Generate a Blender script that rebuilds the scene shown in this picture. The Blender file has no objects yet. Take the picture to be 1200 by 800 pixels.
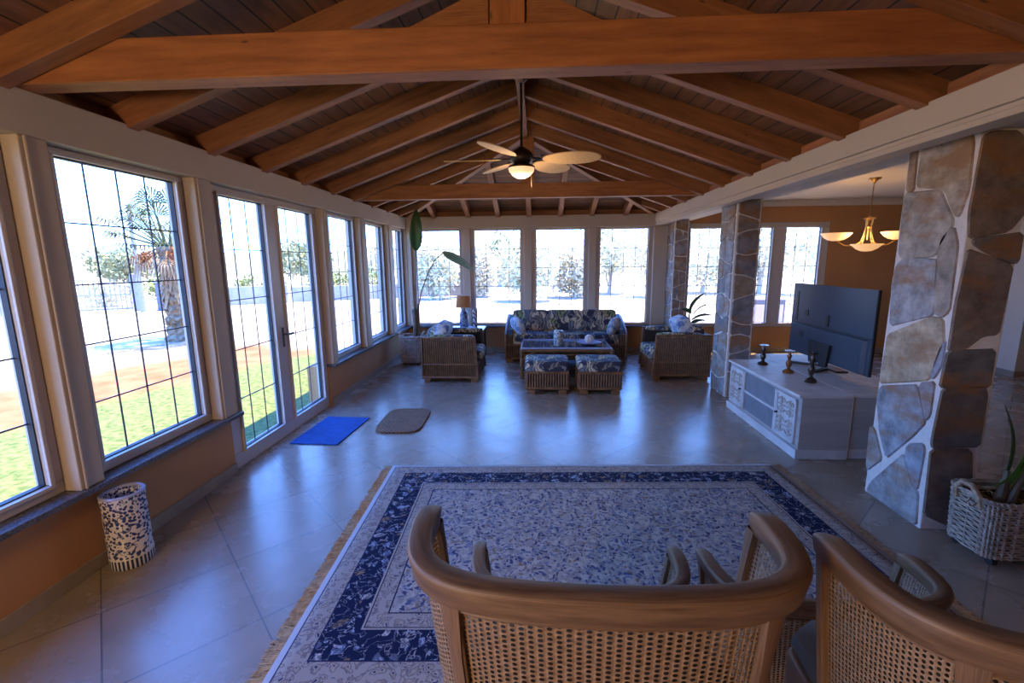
import bpy, bmesh, math, random
from mathutils import Vector, Matrix, noise
random.seed(7)
PI = math.pi
S = bpy.context.scene
COL = S.collection

# ------------------------------------------------------------------ camera
cam_d = bpy.data.cameras.new('camera'); cam = bpy.data.objects.new('camera', cam_d); COL.objects.link(cam)
cam_d.sensor_width = 36; cam_d.lens = 535.974 / 1200 * 36; cam_d.clip_start = 0.02; cam_d.clip_end = 2000
R_ = Vector((0.99843541, 0.05518675, -0.00900895)); D_ = Vector((0.00060531, -0.17176964, -0.98513696)); F_ = Vector((-0.05591397, 0.98359017, -0.1715343))
m = Matrix.Identity(4)
for i in range(3):
    m[i][0] = R_[i]; m[i][1] = -D_[i]; m[i][2] = -F_[i]
m[0][3], m[1][3], m[2][3] = 0, 0, 1.75
cam.matrix_world = m
S.camera = cam
# ------------------------------------------------------------------ exposure
S.view_settings.view_transform = 'Standard'
try: S.view_settings.look = 'None'
except Exception: pass
S.view_settings.gamma = 1; S.view_settings.use_curve_mapping = False
S.view_settings.exposure = 0.42
# ------------------------------------------------------------------ world
SKY_STRENGTH = 8.0
w = bpy.data.worlds.new('sky'); S.world = w; w.use_nodes = True
nt = w.node_tree; nt.nodes.clear()
wo = nt.nodes.new('ShaderNodeOutputWorld'); bg = nt.nodes.new('ShaderNodeBackground')
tc = nt.nodes.new('ShaderNodeTexCoord'); sx = nt.nodes.new('ShaderNodeSeparateXYZ'); cr = nt.nodes.new('ShaderNodeValToRGB')
nt.links.new(tc.outputs['Generated'], sx.inputs[0]); nt.links.new(sx.outputs['Z'], cr.inputs[0]); nt.links.new(cr.outputs[0], bg.inputs[0]); nt.links.new(bg.outputs[0], wo.inputs[0])
e = cr.color_ramp.elements
e[0].position = 0.0; e[0].color = (0.29, 0.51, 1.0, 1)
e[1].position = 0.75; e[1].color = (0.07, 0.24, 0.95, 1)
n = e.new(0.22); n.color = (0.19, 0.42, 1.0, 1)
bg.inputs[1].default_value = SKY_STRENGTH
# ------------------------------------------------------------------ sun
sd = bpy.data.lights.new('sun', 'SUN'); sd.energy = 20; sd.angle = 0.009; sd.color = (1.0, 0.76, 0.40)
sun = bpy.data.objects.new('sun', sd); COL.objects.link(sun)
sun.rotation_euler = Vector((-0.17, -0.20, -1.0)).to_track_quat('-Z', 'Y').to_euler()
# added warm point light behind the camera; its source is unseen and assumed
def point_lamp(name, loc, energy, color, size=0.08):
    d = bpy.data.lights.new(name, 'POINT'); d.energy = energy; d.color = color; d.shadow_soft_size = size
    o = bpy.data.objects.new(name, d); COL.objects.link(o); o.location = loc; return o
point_lamp('assumed_warm_fill', (-1.75, -1.35, 1.6), 140, (1.0, 0.70, 0.40), 0.2)  # assumed warm fill from out of view; no lamp object is built

# ------------------------------------------------------------------ material helpers
def newmat(name):
    m = bpy.data.materials.new(name); m.use_nodes = True
    t = m.node_tree; b = t.nodes['Principled BSDF']; return m, t, b
def N(t, typ, **kw):
    n = t.nodes.new(typ)
    for k, v in kw.items():
        if k.startswith('i_'):
            key = k[2:]; key = int(key) if key.isdigit() else key.replace('_', ' ')
            n.inputs[key].default_value = v
        else: setattr(n, k, v)
    return n
def c4(c): return (c[0], c[1], c[2], 1)
def ramp(t, stops, interp='LINEAR'):
    r = t.nodes.new('ShaderNodeValToRGB'); r.color_ramp.interpolation = interp
    e = r.color_ramp.elements
    while len(e) > 1: e.remove(e[-1])
    e[0].position = stops[0][0]; e[0].color = c4(stops[0][1])
    for p, c in stops[1:]:
        x = e.new(p); x.color = c4(c)
    return r
def math_(t, op, a, b=None, c=None):
    n = t.nodes.new('ShaderNodeMath'); n.operation = op
    for i, v in enumerate((a, b, c)):
        if v is None: continue
        if isinstance(v, (int, float)): n.inputs[i].default_value = v
        else: t.links.new(v, n.inputs[i])
    return n.outputs[0]
def mixc(t, f, a, b, mode='MIX'):
    n = t.nodes.new('ShaderNodeMix'); n.data_type = 'RGBA'; n.blend_type = mode
    if isinstance(f, (int, float)): n.inputs[0].default_value = f
    else: t.links.new(f, n.inputs[0])
    for i, v in ((6, a), (7, b)):
        if isinstance(v, tuple): n.inputs[i].default_value = c4(v)
        else: t.links.new(v, n.inputs[i])
    return n.outputs[2]
def bump(t, b, h, strength=0.3, dist=0.01):
    n = N(t, 'ShaderNodeBump', i_Strength=strength, i_Distance=dist)
    t.links.new(h, n.inputs['Height']); t.links.new(n.outputs[0], b.inputs['Normal'])
def coords(t, kind='Object', scale=(1, 1, 1)):
    tcn = t.nodes.new('ShaderNodeTexCoord'); mp = t.nodes.new('ShaderNodeMapping'); mp.inputs['Scale'].default_value = scale
    t.links.new(tcn.outputs[kind], mp.inputs[0]); return mp.outputs[0]
def noise_(t, vec, scale, detail=4, rough=0.55):
    n = N(t, 'ShaderNodeTexNoise', i_Scale=scale, i_Detail=detail, i_Roughness=rough); t.links.new(vec, n.inputs['Vector']); return n.outputs['Fac']
def plain(name, col, rough=0.6, metal=0.0, var=0.12, nscale=9.0, bumpk=0.0, spec=0.5):
    m, t, b = newmat(name)
    v = coords(t); f = noise_(t, v, nscale)
    r = ramp(t, [(0.3, tuple(max(0, x * (1 - var)) for x in col)), (0.7, tuple(min(1, x * (1 + var)) for x in col))])
    t.links.new(f, r.inputs[0]); t.links.new(r.outputs[0], b.inputs['Base Color'])
    b.inputs['Roughness'].default_value = rough; b.inputs['Metallic'].default_value = metal; b.inputs['Specular IOR Level'].default_value = spec
    if bumpk: bump(t, b, noise_(t, v, nscale * 6), bumpk, 0.004)
    return m
def wood(name, c0, c1, knots=True, rough=0.6, gscale=9.0, dark=(0.03, 0.012, 0.005), us=1.0):
    m, t, b = newmat(name)
    v = coords(t, 'UV', (us, gscale, 1))
    f = noise_(t, v, 2.2, 6, 0.65)
    r = ramp(t, [(0.28, c0), (0.72, c1)]); t.links.new(f, r.inputs[0]); col = r.outputs[0]
    v2 = coords(t, 'UV', (0.7, 1.6, 1)); f2 = noise_(t, v2, 1.6, 3)
    col = mixc(t, math_(t, 'MULTIPLY', f2, 0.55), col, tuple(x * 0.45 for x in c0))
    if knots:
        vk = coords(t, 'UV', (1.7, 5.5, 1)); vo = N(t, 'ShaderNodeTexVoronoi', i_Scale=2.4); t.links.new(vk, vo.inputs['Vector'])
        k = ramp(t, [(0.03, (1, 1, 1)), (0.10, (0, 0, 0))]); t.links.new(vo.outputs['Distance'], k.inputs[0])
        col = mixc(t, math_(t, 'MULTIPLY', k.outputs[0], 0.8), col, dark)
    t.links.new(col, b.inputs['Base Color']); b.inputs['Roughness'].default_value = rough
    bump(t, b, f, 0.15, 0.003)
    return m

M = {}
M['beam'] = wood('stained_pine_beam', (0.22, 0.072, 0.021), (0.50, 0.19, 0.062))
M['rafter'] = wood('stained_pine_rafter', (0.19, 0.07, 0.023), (0.44, 0.18, 0.068))
M['chair_wood'] = wood('oiled_oak', (0.07, 0.037, 0.018), (0.25, 0.155, 0.085), knots=False, gscale=95, rough=0.5, us=3.0)
M['white'] = plain('cream_white_plaster', (0.47, 0.40, 0.315), 0.6, var=0.03, nscale=3)
M['frame'] = plain('white_window_frame', (0.50, 0.46, 0.43), 0.35, var=0.02)
M['orange'] = plain('ochre_orange_wall_paint', (0.44, 0.215, 0.085), 0.75, var=0.08, nscale=2.5, bumpk=0.15)
M['ceil_white'] = plain('white_ceiling_plaster', (0.62, 0.56, 0.48), 0.8, var=0.02)
M['granite'] = plain('dark_grey_granite_sill', (0.10, 0.10, 0.11), 0.25, var=0.6, nscale=90)
M['skirting'] = plain('beige_stone_skirting', (0.30, 0.24, 0.18), 0.4, var=0.15, nscale=8)
M['lead'] = plain('dark_lead_strip', (0.05, 0.055, 0.07), 0.5)
M['rubber'] = plain('black_gasket', (0.015, 0.018, 0.03), 0.6)
M['handle'] = plain('dark_bronze_handle', (0.06, 0.05, 0.045), 0.35, 0.7)
M['mortar'] = plain('white_lime_mortar', (0.62, 0.60, 0.58), 0.9, var=0.08, nscale=30, bumpk=0.4)
M['tv'] = plain('blue_sheen_tv_plastic', (0.030, 0.042, 0.068), 0.38, var=0.08)  # bluish reflected light mixed into the plastic's base colour
M['black'] = plain('black_plastic', (0.012, 0.012, 0.014), 0.4)
M['whitewash'] = plain('whitewashed_wood', (0.52, 0.52, 0.53), 0.5, var=0.16, nscale=5)
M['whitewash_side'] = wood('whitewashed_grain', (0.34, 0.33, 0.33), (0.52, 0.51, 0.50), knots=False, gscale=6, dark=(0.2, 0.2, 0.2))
M['carving'] = plain('grey_carved_relief', (0.40, 0.37, 0.33), 0.6, var=0.3, nscale=30)
M['niche'] = plain('shaded_niche_panel', (0.16, 0.17, 0.20), 0.6)  # shade of the cabinet hollow put into a flat colour
M['candle_dark'] = plain('dark_turned_wood', (0.035, 0.022, 0.016), 0.25, var=0.4)
M['candle_brown'] = plain('chestnut_turned_wood', (0.20, 0.075, 0.02), 0.25, var=0.3)
M['pewter'] = plain('pale_metal_candle_cup', (0.5, 0.48, 0.45), 0.3, 0.8)
M['reed'] = plain('brown_rattan_reed', (0.16, 0.080, 0.033), 0.45, var=0.45, nscale=14)
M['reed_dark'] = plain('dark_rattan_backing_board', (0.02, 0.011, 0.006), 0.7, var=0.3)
M['willow'] = plain('weathered_grey_willow', (0.33, 0.29, 0.24), 0.6, var=0.45, nscale=25)
M['rope'] = plain('twisted_rope', (0.36, 0.27, 0.18), 0.8, var=0.4, nscale=60, bumpk=0.5)
M['soil'] = plain('potting_soil', (0.05, 0.03, 0.02), 0.95, var=0.6, nscale=30, bumpk=0.8)
M['stem'] = plain('brown_plant_stem', (0.085, 0.06, 0.035), 0.6, var=0.4)
M['bark'] = plain('fibrous_palm_bark', (0.20, 0.145, 0.09), 0.9, var=0.5, nscale=12, bumpk=0.6)
M['leaf'] = plain('dark_green_leaf', (0.035, 0.10, 0.030), 0.35, var=0.3, nscale=18)
M['leaf_pale'] = plain('grey_green_leaf_underside', (0.11, 0.15, 0.09), 0.5, var=0.3, nscale=18)
M['leaf_fresh'] = plain('fresh_green_blade', (0.06, 0.22, 0.04), 0.5, var=0.2)  # stronger green than the other leaves
M['blue_rug'] = plain('bright_blue_mat_pile', (0.004, 0.075, 0.30), 0.95, var=0.25, nscale=14, bumpk=0.5)
M['leather'] = plain('dark_brown_leather', (0.035, 0.024, 0.018), 0.5, var=0.2)
M['blade'] = plain('woven_cane_fan_blade', (0.55, 0.38, 0.19), 0.6, var=0.12, nscale=40)
M['fan_metal'] = plain('dark_bronze_fan_metal', (0.045, 0.033, 0.028), 0.35, 0.6, var=0.3)
M['brass'] = plain('aged_brass', (0.42, 0.26, 0.10), 0.3, 0.9)
M['shade'] = plain('burnt_orange_lampshade', (0.42, 0.17, 0.05), 0.8, var=0.15)
M['dark_wood'] = plain('dark_table_wood', (0.045, 0.025, 0.015), 0.35, var=0.3)
M['chair_grey'] = plain('pale_grey_chair_upholstery', (0.30, 0.27, 0.25), 0.8, var=0.2)
M['cable'] = plain('beige_cable', (0.30, 0.25, 0.20), 0.5)
M['shell'] = plain('white_shell', (0.6, 0.55, 0.5), 0.4, var=0.5, nscale=60)
M['pale_metal'] = plain('white_painted_metal', (0.26, 0.26, 0.27), 0.4)
M['stucco'] = plain('white_sunlit_stucco', (0.30, 0.29, 0.275), 0.9)
M['block'] = plain('grey_block', (0.14, 0.15, 0.17), 0.8)
M['grass_dry'] = plain('dry_scrub_foliage', (0.55, 0.50, 0.34), 0.9, var=0.35, nscale=2)
M['bush'] = plain('yellow_green_bush_foliage', (0.17, 0.21, 0.055), 0.9, var=0.4, nscale=2)
M['tree_far'] = plain('washed_out_olive_foliage', (0.56, 0.55, 0.38), 0.9, var=0.35, nscale=1.2)  # foliage paled to stand in for the hazy glow of overexposure
M['tree_grey'] = plain('grey_bare_tree_foliage', (0.22, 0.235, 0.11), 0.9, var=0.35, nscale=1.2)
M['hill'] = plain('distant_hill_scrub', (0.15, 0.165, 0.085), 0.95, var=0.35, nscale=0.12)
M['pale_bark'] = plain('pale_dry_bark', (0.42, 0.38, 0.30), 0.9)
M['frond'] = plain('palm_frond', (0.07, 0.09, 0.035), 0.8, var=0.4, nscale=5)
M['frond_dry'] = plain('dry_palm_frond', (0.28, 0.19, 0.10), 0.9, var=0.4, nscale=5)
M['fruit'] = plain('orange_fruit_cluster', (0.26, 0.085, 0.025), 0.8, var=0.3, nscale=20)
M['bluewhite_trim'] = plain('glazed_blue_rim', (0.30, 0.36, 0.55), 0.15)

def glass_mat():
    m, t, b = newmat('window_glass'); t.nodes.remove(b)
    o = t.nodes['Material Output']; tr = t.nodes.new('ShaderNodeBsdfTransparent'); tr.inputs[0].default_value = (0.97, 0.985, 1, 1)
    g = t.nodes.new('ShaderNodeBsdfGlossy'); g.inputs['Roughness'].default_value = 0.02
    f = N(t, 'ShaderNodeFresnel', i_IOR=1.35); mx = t.nodes.new('ShaderNodeMixShader'); ge = t.nodes.new('ShaderNodeNewGeometry')
    t.links.new(math_(t, 'MULTIPLY', f.outputs[0], math_(t, 'SUBTRACT', 1.0, ge.outputs['Backfacing'])), mx.inputs[0]); t.links.new(tr.outputs[0], mx.inputs[1]); t.links.new(g.outputs[0], mx.inputs[2]); t.links.new(mx.outputs[0], o.inputs[0])
    return m
M['glass'] = glass_mat()
def emis(name, col, strength, base=(0.8, 0.7, 0.5)):
    m, t, b = newmat(name); b.inputs['Base Color'].default_value = c4(base); b.inputs['Emission Color'].default_value = c4(col); b.inputs['Emission Strength'].default_value = strength
    b.inputs['Roughness'].default_value = 0.4
    f = noise_(t, coords(t), 14); r = ramp(t, [(0.3, tuple(x * 0.75 for x in col)), (0.7, col)]); t.links.new(f, r.inputs[0]); t.links.new(r.outputs[0], b.inputs['Emission Color'])
    return m
M['alabaster'] = emis('lit_alabaster_glass', (1.0, 0.50, 0.17), 0.7)
M['bulb_glow'] = emis('lit_bulb', (1.0, 0.75, 0.42), 4.0)
M['fan_glass'] = emis('lit_fan_bowl_glass', (1.0, 0.56, 0.28), 0.85)

def floor_mat():
    m, t, b = newmat('beige_stone_floor_tiles')
    v = coords(t); s = t.nodes.new('ShaderNodeSeparateXYZ'); t.links.new(v, s.inputs[0]); X, Y = s.outputs[0], s.outputs[1]
    T = 0.602
    u = math_(t, 'DIVIDE', math_(t, 'SUBTRACT', math_(t, 'MULTIPLY', math_(t, 'ADD', X, Y), 0.70711), 0.403), T)
    q = math_(t, 'DIVIDE', math_(t, 'SUBTRACT', math_(t, 'MULTIPLY', math_(t, 'SUBTRACT', Y, X), 0.70711), 2.956), T)
    def edge(a):
        fr = math_(t, 'FRACT', a); return math_(t, 'MINIMUM', fr, math_(t, 'SUBTRACT', 1.0, fr))
    d = math_(t, 'MINIMUM', edge(u), edge(q))
    g = math_(t, 'LESS_THAN', d, 0.0065)
    cid = t.nodes.new('ShaderNodeCombineXYZ'); t.links.new(math_(t, 'FLOOR', u), cid.inputs[0]); t.links.new(math_(t, 'FLOOR', q), cid.inputs[1])
    wn = t.nodes.new('ShaderNodeTexWhiteNoise'); t.links.new(cid.outputs[0], wn.inputs['Vector'])
    vv = t.nodes.new('ShaderNodeVectorMath'); vv.operation = 'ADD'; t.links.new(v, vv.inputs[0]); t.links.new(wn.outputs['Color'], vv.inputs[1])
    f = noise_(t, vv.outputs[0], 2.6, 7, 0.62)
    r = ramp(t, [(0.25, (0.23, 0.185, 0.14)), (0.5, (0.28, 0.23, 0.18)), (0.75, (0.34, 0.28, 0.225))]); t.links.new(f, r.inputs[0])
    col = mixc(t, math_(t, 'MULTIPLY', wn.outputs['Value'], 0.16), r.outputs[0], (0.24, 0.19, 0.145))
    col = mixc(t, g, col, (0.12, 0.105, 0.095))
    t.links.new(col, b.inputs['Base Color'])
    rr = ramp(t, [(0.3, (0.24,) * 3), (0.7, (0.30,) * 3)]); t.links.new(noise_(t, v, 3.1, 5), rr.inputs[0])
    t.links.new(rr.outputs[0], b.inputs['Roughness']); b.inputs['Specular IOR Level'].default_value = 0.6
    h = math_(t, 'SUBTRACT', math_(t, 'MULTIPLY', f, 0.05), g)
    bump(t, b, h, 0.25, 0.004)
    return m
M['floor'] = floor_mat()

def plank_mat():
    m, t, b = newmat('dark_stained_roof_boards')
    tcn = t.nodes.new('ShaderNodeTexCoord'); s = t.nodes.new('ShaderNodeSeparateXYZ'); t.links.new(tcn.outputs['UV'], s.inputs[0])
    W = 0.135
    q = math_(t, 'DIVIDE', s.outputs[1], W); fr = math_(t, 'FRACT', q); d = math_(t, 'MINIMUM', fr, math_(t, 'SUBTRACT', 1.0, fr)); g = math_(t, 'LESS_THAN', d, 0.035)
    wn = N(t, 'ShaderNodeTexWhiteNoise', noise_dimensions='1D'); t.links.new(math_(t, 'FLOOR', q), wn.inputs['W'])
    cx = t.nodes.new('ShaderNodeCombineXYZ'); t.links.new(math_(t, 'ADD', s.outputs[0], math_(t, 'MULTIPLY', wn.outputs[0], 9.0)), cx.inputs[0]); t.links.new(math_(t, 'MULTIPLY', s.outputs[1], 8.0), cx.inputs[1])
    f = noise_(t, cx.outputs[0], 2.0, 5)
    r = ramp(t, [(0.3, (0.10, 0.038, 0.014)), (0.7, (0.26, 0.10, 0.038))]); t.links.new(f, r.inputs[0])
    col = mixc(t, math_(t, 'MULTIPLY', wn.outputs[0], 0.5), r.outputs[0], (0.11, 0.062, 0.035))
    col = mixc(t, g, col, (0.012, 0.007, 0.004)); t.links.new(col, b.inputs['Base Color']); b.inputs['Roughness'].default_value = 0.65
    bump(t, b, math_(t, 'SUBTRACT', 1.0, g), 0.5, 0.006)
    return m
M['plank'] = plank_mat()

def stone_mat():
    m, t, b = newmat('quartzite_flagstone')
    at = N(t, 'ShaderNodeVertexColor', layer_name='Col'); v = coords(t, 'Object', (1, 1, 1))
    f = noise_(t, v, 9, 8, 0.68); f2 = noise_(t, coords(t, 'Object', (1, 1, 2.5)), 2.7, 4)
    r = ramp(t, [(0.3, (0.45,) * 3), (0.7, (1.5,) * 3)]); t.links.new(f, r.inputs[0])
    col = mixc(t, 1.0, at.outputs['Color'], r.outputs[0], 'MULTIPLY')
    rr = ramp(t, [(0.48, (0, 0, 0)), (0.64, (1, 1, 1))]); t.links.new(f2, rr.inputs[0])
    col = mixc(t, math_(t, 'MULTIPLY', rr.outputs[0], 0.8), col, (0.26, 0.12, 0.035))
    t.links.new(col, b.inputs['Base Color']); b.inputs['Roughness'].default_value = 0.62
    bump(t, b, f, 0.8, 0.012)
    return m
M['stone'] = stone_mat()

def fabric_mat():
    m, t, b = newmat('tropical_leaf_print_fabric')
    v = coords(t); n0 = N(t, 'ShaderNodeTexNoise', i_Scale=5.0, i_Detail=2); t.links.new(v, n0.inputs['Vector'])
    ad = t.nodes.new('ShaderNodeVectorMath'); ad.operation = 'MULTIPLY_ADD'; t.links.new(n0.outputs['Color'], ad.inputs[0]); ad.inputs[1].default_value = (0.35, 0.35, 0.35); t.links.new(v, ad.inputs[2])
    vo = N(t, 'ShaderNodeTexVoronoi', i_Scale=8.0); t.links.new(ad.outputs[0], vo.inputs['Vector'])
    wv = N(t, 'ShaderNodeTexWave', i_Scale=5.0, i_Distortion=9.0, i_Detail=2.0); t.links.new(ad.outputs[0], wv.inputs['Vector'])
    s = t.nodes.new('ShaderNodeSeparateColor'); t.links.new(vo.outputs['Color'], s.inputs[0])
    r = ramp(t, [(0.0, (0.025, 0.03, 0.06)), (0.22, (0.20, 0.19, 0.17)), (0.38, (0.52, 0.46, 0.33)), (0.60, (0.42, 0.33, 0.15)), (0.76, (0.17, 0.19, 0.22)), (0.92, (0.22, 0.28, 0.10))], 'CONSTANT')
    t.links.new(s.outputs[0], r.inputs[0])
    r2 = ramp(t, [(0.55, (0, 0, 0)), (0.68, (1, 1, 1))]); t.links.new(wv.outputs['Fac'], r2.inputs[0])
    col = mixc(t, math_(t, 'MULTIPLY', r2.outputs[0], 0.8), r.outputs[0], (0.02, 0.024, 0.045))
    t.links.new(col, b.inputs['Base Color']); b.inputs['Roughness'].default_value = 0.85
    return m
M['fabric'] = fabric_mat()
def fabric_light():
    m, t, b = newmat('pale_blue_print_fabric')
    v = coords(t); f = noise_(t, v, 14, 4); r = ramp(t, [(0.40, (0.10, 0.16, 0.34)), (0.5, (0.34, 0.40, 0.50)), (0.6, (0.55, 0.55, 0.52))]); t.links.new(f, r.inputs[0]); t.links.new(r.outputs[0], b.inputs['Base Color']); b.inputs['Roughness'].default_value = 0.8
    return m
M['fabric_light'] = fabric_light()

def rug_mat(W, L):
    m, t, b = newmat('persian_rug_pile')
    v = coords(t); s = t.nodes.new('ShaderNodeSeparateXYZ'); t.links.new(v, s.inputs[0])
    ax = math_(t, 'ABSOLUTE', s.outputs[0]); ay = math_(t, 'ABSOLUTE', s.outputs[1])
    d = math_(t, 'MINIMUM', math_(t, 'SUBTRACT', W / 2, ax), math_(t, 'SUBTRACT', L / 2, ay))
    def vor(scale, feat='F1', rnd=1.0):
        vo = N(t, 'ShaderNodeTexVoronoi', i_Scale=scale, i_Randomness=rnd, feature=feat); t.links.new(v, vo.inputs['Vector']); return vo
    def sep(o):
        x = t.nodes.new('ShaderNodeSeparateColor'); t.links.new(o, x.inputs[0]); return x
    vd = t.nodes.new('ShaderNodeVectorMath'); vd.operation = 'MULTIPLY_ADD'; nd = N(t, 'ShaderNodeTexNoise', i_Scale=9.0, i_Detail=3); t.links.new(v, nd.inputs['Vector']); t.links.new(nd.outputs['Color'], vd.inputs[0]); vd.inputs[1].default_value = (.16, .16, .16); t.links.new(v, vd.inputs[2]); v = vd.outputs[0]
    # field: cream-blue ground sown with blue, navy and tan blossoms
    v1 = vor(38); c1 = sep(v1.outputs['Color'])
    rf = ramp(t, [(0.0, (0.05, 0.06, 0.13)), (0.26, (0.14, 0.17, 0.27)), (0.48, (0.20, 0.15, 0.11)), (0.60, (0.32, 0.31, 0.30)), (0.84, (0.08, 0.10, 0.20))], 'CONSTANT'); t.links.new(c1.outputs[0], rf.inputs[0])
    blob = ramp(t, [(0.38, (1, 1, 1)), (0.52, (0, 0, 0))]); t.links.new(v1.outputs['Distance'], blob.inputs[0])
    nz = noise_(t, v, 26, 3); ng = ramp(t, [(0.42, (0.24, 0.23, 0.23)), (0.58, (0.42, 0.39, 0.36))]); t.links.new(nz, ng.inputs[0])
    field = mixc(t, blob.outputs[0], ng.outputs[0], rf.outputs[0])
    v3 = vor(4.2); big = ramp(t, [(0.0, (1, 1, 1)), (0.10, (1, 1, 1)), (0.13, (0, 0, 0)), (0.17, (0.6, 0.6, 0.6)), (0.20, (0, 0, 0))]); t.links.new(v3.outputs['Distance'], big.inputs[0])
    field = mixc(t, math_(t, 'MULTIPLY', big.outputs[0], 0.35), field, (0.16, 0.15, 0.20))
    # navy border with light arabesques
    n2 = N(t, 'ShaderNodeTexNoise', i_Scale=17.0, i_Detail=2.5); t.links.new(v, n2.inputs['Vector'])
    ab = math_(t, 'ABSOLUTE', math_(t, 'SUBTRACT', n2.outputs['Fac'], 0.5)); ar = ramp(t, [(0.010, (1, 1, 1)), (0.026, (0, 0, 0))]); t.links.new(ab, ar.inputs[0])
    v4 = vor(13); fl = ramp(t, [(0.30, (1, 1, 1)), (0.36, (0, 0, 0))]); t.links.new(v4.outputs['Distance'], fl.inputs[0])
    c4_ = sep(v4.outputs['Color']); rfl = ramp(t, [(0.0, (0.30, 0.36, 0.50)), (0.45, (0.46, 0.46, 0.46)), (0.7, (0.26, 0.18, 0.11))], 'CONSTANT'); t.links.new(c4_.outputs[1], rfl.inputs[0])
    border = mixc(t, ar.outputs[0], (0.006, 0.011, 0.045), (0.34, 0.35, 0.40))
    border = mixc(t, fl.outputs[0], border, rfl.outputs[0])
    ndk = noise_(t, v, 60, 2); dk = ramp(t, [(0.45, (0, 0, 0)), (0.5, (1, 1, 1))]); t.links.new(ndk, dk.inputs[0])
    border = mixc(t, math_(t, 'MULTIPLY', dk.outputs[0], 0.7), border, (0.006, 0.011, 0.045))
    # guard bands
    v5 = vor(27); gb = ramp(t, [(0.16, (0.03, 0.04, 0.11)), (0.24, (0.40, 0.36, 0.31)), (0.40, (0.27, 0.23, 0.19)), (0.50, (0.13, 0.12, 0.16)), (0.56, (0.34, 0.31, 0.28))]); t.links.new(v5.outputs['Distance'], gb.inputs[0])
    guard = gb.outputs[0]
    def band(lo, hi):
        return math_(t, 'MULTIPLY', math_(t, 'GREATER_THAN', d, lo), math_(t, 'LESS_THAN', d, hi))
    col = field
    col = mixc(t, band(-1, 0.43), col, guard)
    col = mixc(t, band(0.148, 0.325), col, border)
    for lo, hi, c in ((0.0, 0.03, (0.42, 0.41, 0.42)), (0.03, 0.036, (0.015, 0.02, 0.06)), (0.142, 0.150, (0.02, 0.025, 0.07)), (0.322, 0.332, (0.36, 0.33, 0.30)), (0.332, 0.338, (0.02, 0.02, 0.05)), (0.424, 0.432, (0.02, 0.02, 0.05))):
        col = mixc(t, band(lo, hi), col, c)
    t.links.new(col, b.inputs['Base Color']); b.inputs['Roughness'].default_value = 0.9; b.inputs['Specular IOR Level'].default_value = 0.15
    bump(t, b, noise_(t, v, 260, 2), 0.4, 0.003)
    return m
def fringe_mat(): return plain('cream_wool_fringe', (0.42, 0.34, 0.23), 0.9, var=0.35, nscale=40)
M['fringe'] = fringe_mat()

def porcelain():
    m, t, b = newmat('blue_and_white_porcelain')
    v = coords(t); s = t.nodes.new('ShaderNodeSeparateXYZ'); t.links.new(v, s.inputs[0])
    n2 = N(t, 'ShaderNodeTexNoise', i_Scale=7.0, i_Detail=2); t.links.new(v, n2.inputs['Vector'])
    br = ramp(t, [(0.005, (1, 1, 1)), (0.010, (0, 0, 0))]); t.links.new(math_(t, 'ABSOLUTE', math_(t, 'SUBTRACT', n2.outputs['Fac'], 0.5)), br.inputs[0])
    n4 = noise_(t, v, 11, 2); vf = N(t, 'ShaderNodeTexVoronoi', i_Scale=58.0); t.links.new(v, vf.inputs['Vector'])
    pe = math_(t, 'MULTIPLY', math_(t, 'LESS_THAN', vf.outputs['Distance'], 0.50), math_(t, 'GREATER_THAN', n4, 0.41))
    k = math_(t, 'MAXIMUM', br.outputs[0], pe)
    col = mixc(t, k, (0.62, 0.62, 0.64), (0.035, 0.055, 0.17))
    ang = math_(t, 'ARCTAN2', s.outputs[1], s.outputs[0]); st = math_(t, 'GREATER_THAN', math_(t, 'FRACT', math_(t, 'MULTIPLY', ang, 5.2)), 0.45)
    sc = mixc(t, st, (0.58, 0.58, 0.6), (0.02, 0.03, 0.09))
    col = mixc(t, math_(t, 'LESS_THAN', s.outputs[2], 0.065), col, sc)
    col = mixc(t, math_(t, 'LESS_THAN', math_(t, 'ABSOLUTE', math_(t, 'SUBTRACT', s.outputs[2], 0.066)), 0.004), col, (0.6, 0.6, 0.62))
    col = mixc(t, math_(t, 'GREATER_THAN', s.outputs[2], 0.437), col, (0.36, 0.40, 0.54))
    t.links.new(col, b.inputs['Base Color']); b.inputs['Roughness'].default_value = 0.12
    return m
M['porcelain'] = porcelain()
def floral_ceramic(name, ground, ink, sc):
    m, t, b = newmat(name); v = coords(t); f = noise_(t, v, sc, 3)
    r = ramp(t, [(0.47, ground), (0.53, ink)]); t.links.new(f, r.inputs[0]); t.links.new(r.outputs[0], b.inputs['Base Color']); b.inputs['Roughness'].default_value = 0.2; return m
M['lamp_ceramic'] = floral_ceramic('blue_painted_ceramic', (0.30, 0.34, 0.40), (0.06, 0.08, 0.17), 24)
M['vase_ceramic'] = floral_ceramic('pale_green_painted_ceramic', (0.42, 0.46, 0.42), (0.12, 0.18, 0.24), 30)
def striped():
    m, t, b = newmat('striped_grey_ceramic'); v = coords(t, 'Object', (1, 1, 1)); wv = N(t, 'ShaderNodeTexWave', i_Scale=7.0, i_Distortion=3.0, bands_direction='DIAGONAL'); t.links.new(v, wv.inputs['Vector'])
    r = ramp(t, [(0.45, (0.45, 0.45, 0.47)), (0.55, (0.07, 0.08, 0.12))]); t.links.new(wv.outputs['Fac'], r.inputs[0]); t.links.new(r.outputs[0], b.inputs['Base Color']); b.inputs['Roughness'].default_value = 0.3; return m
M['striped'] = striped()
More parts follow.
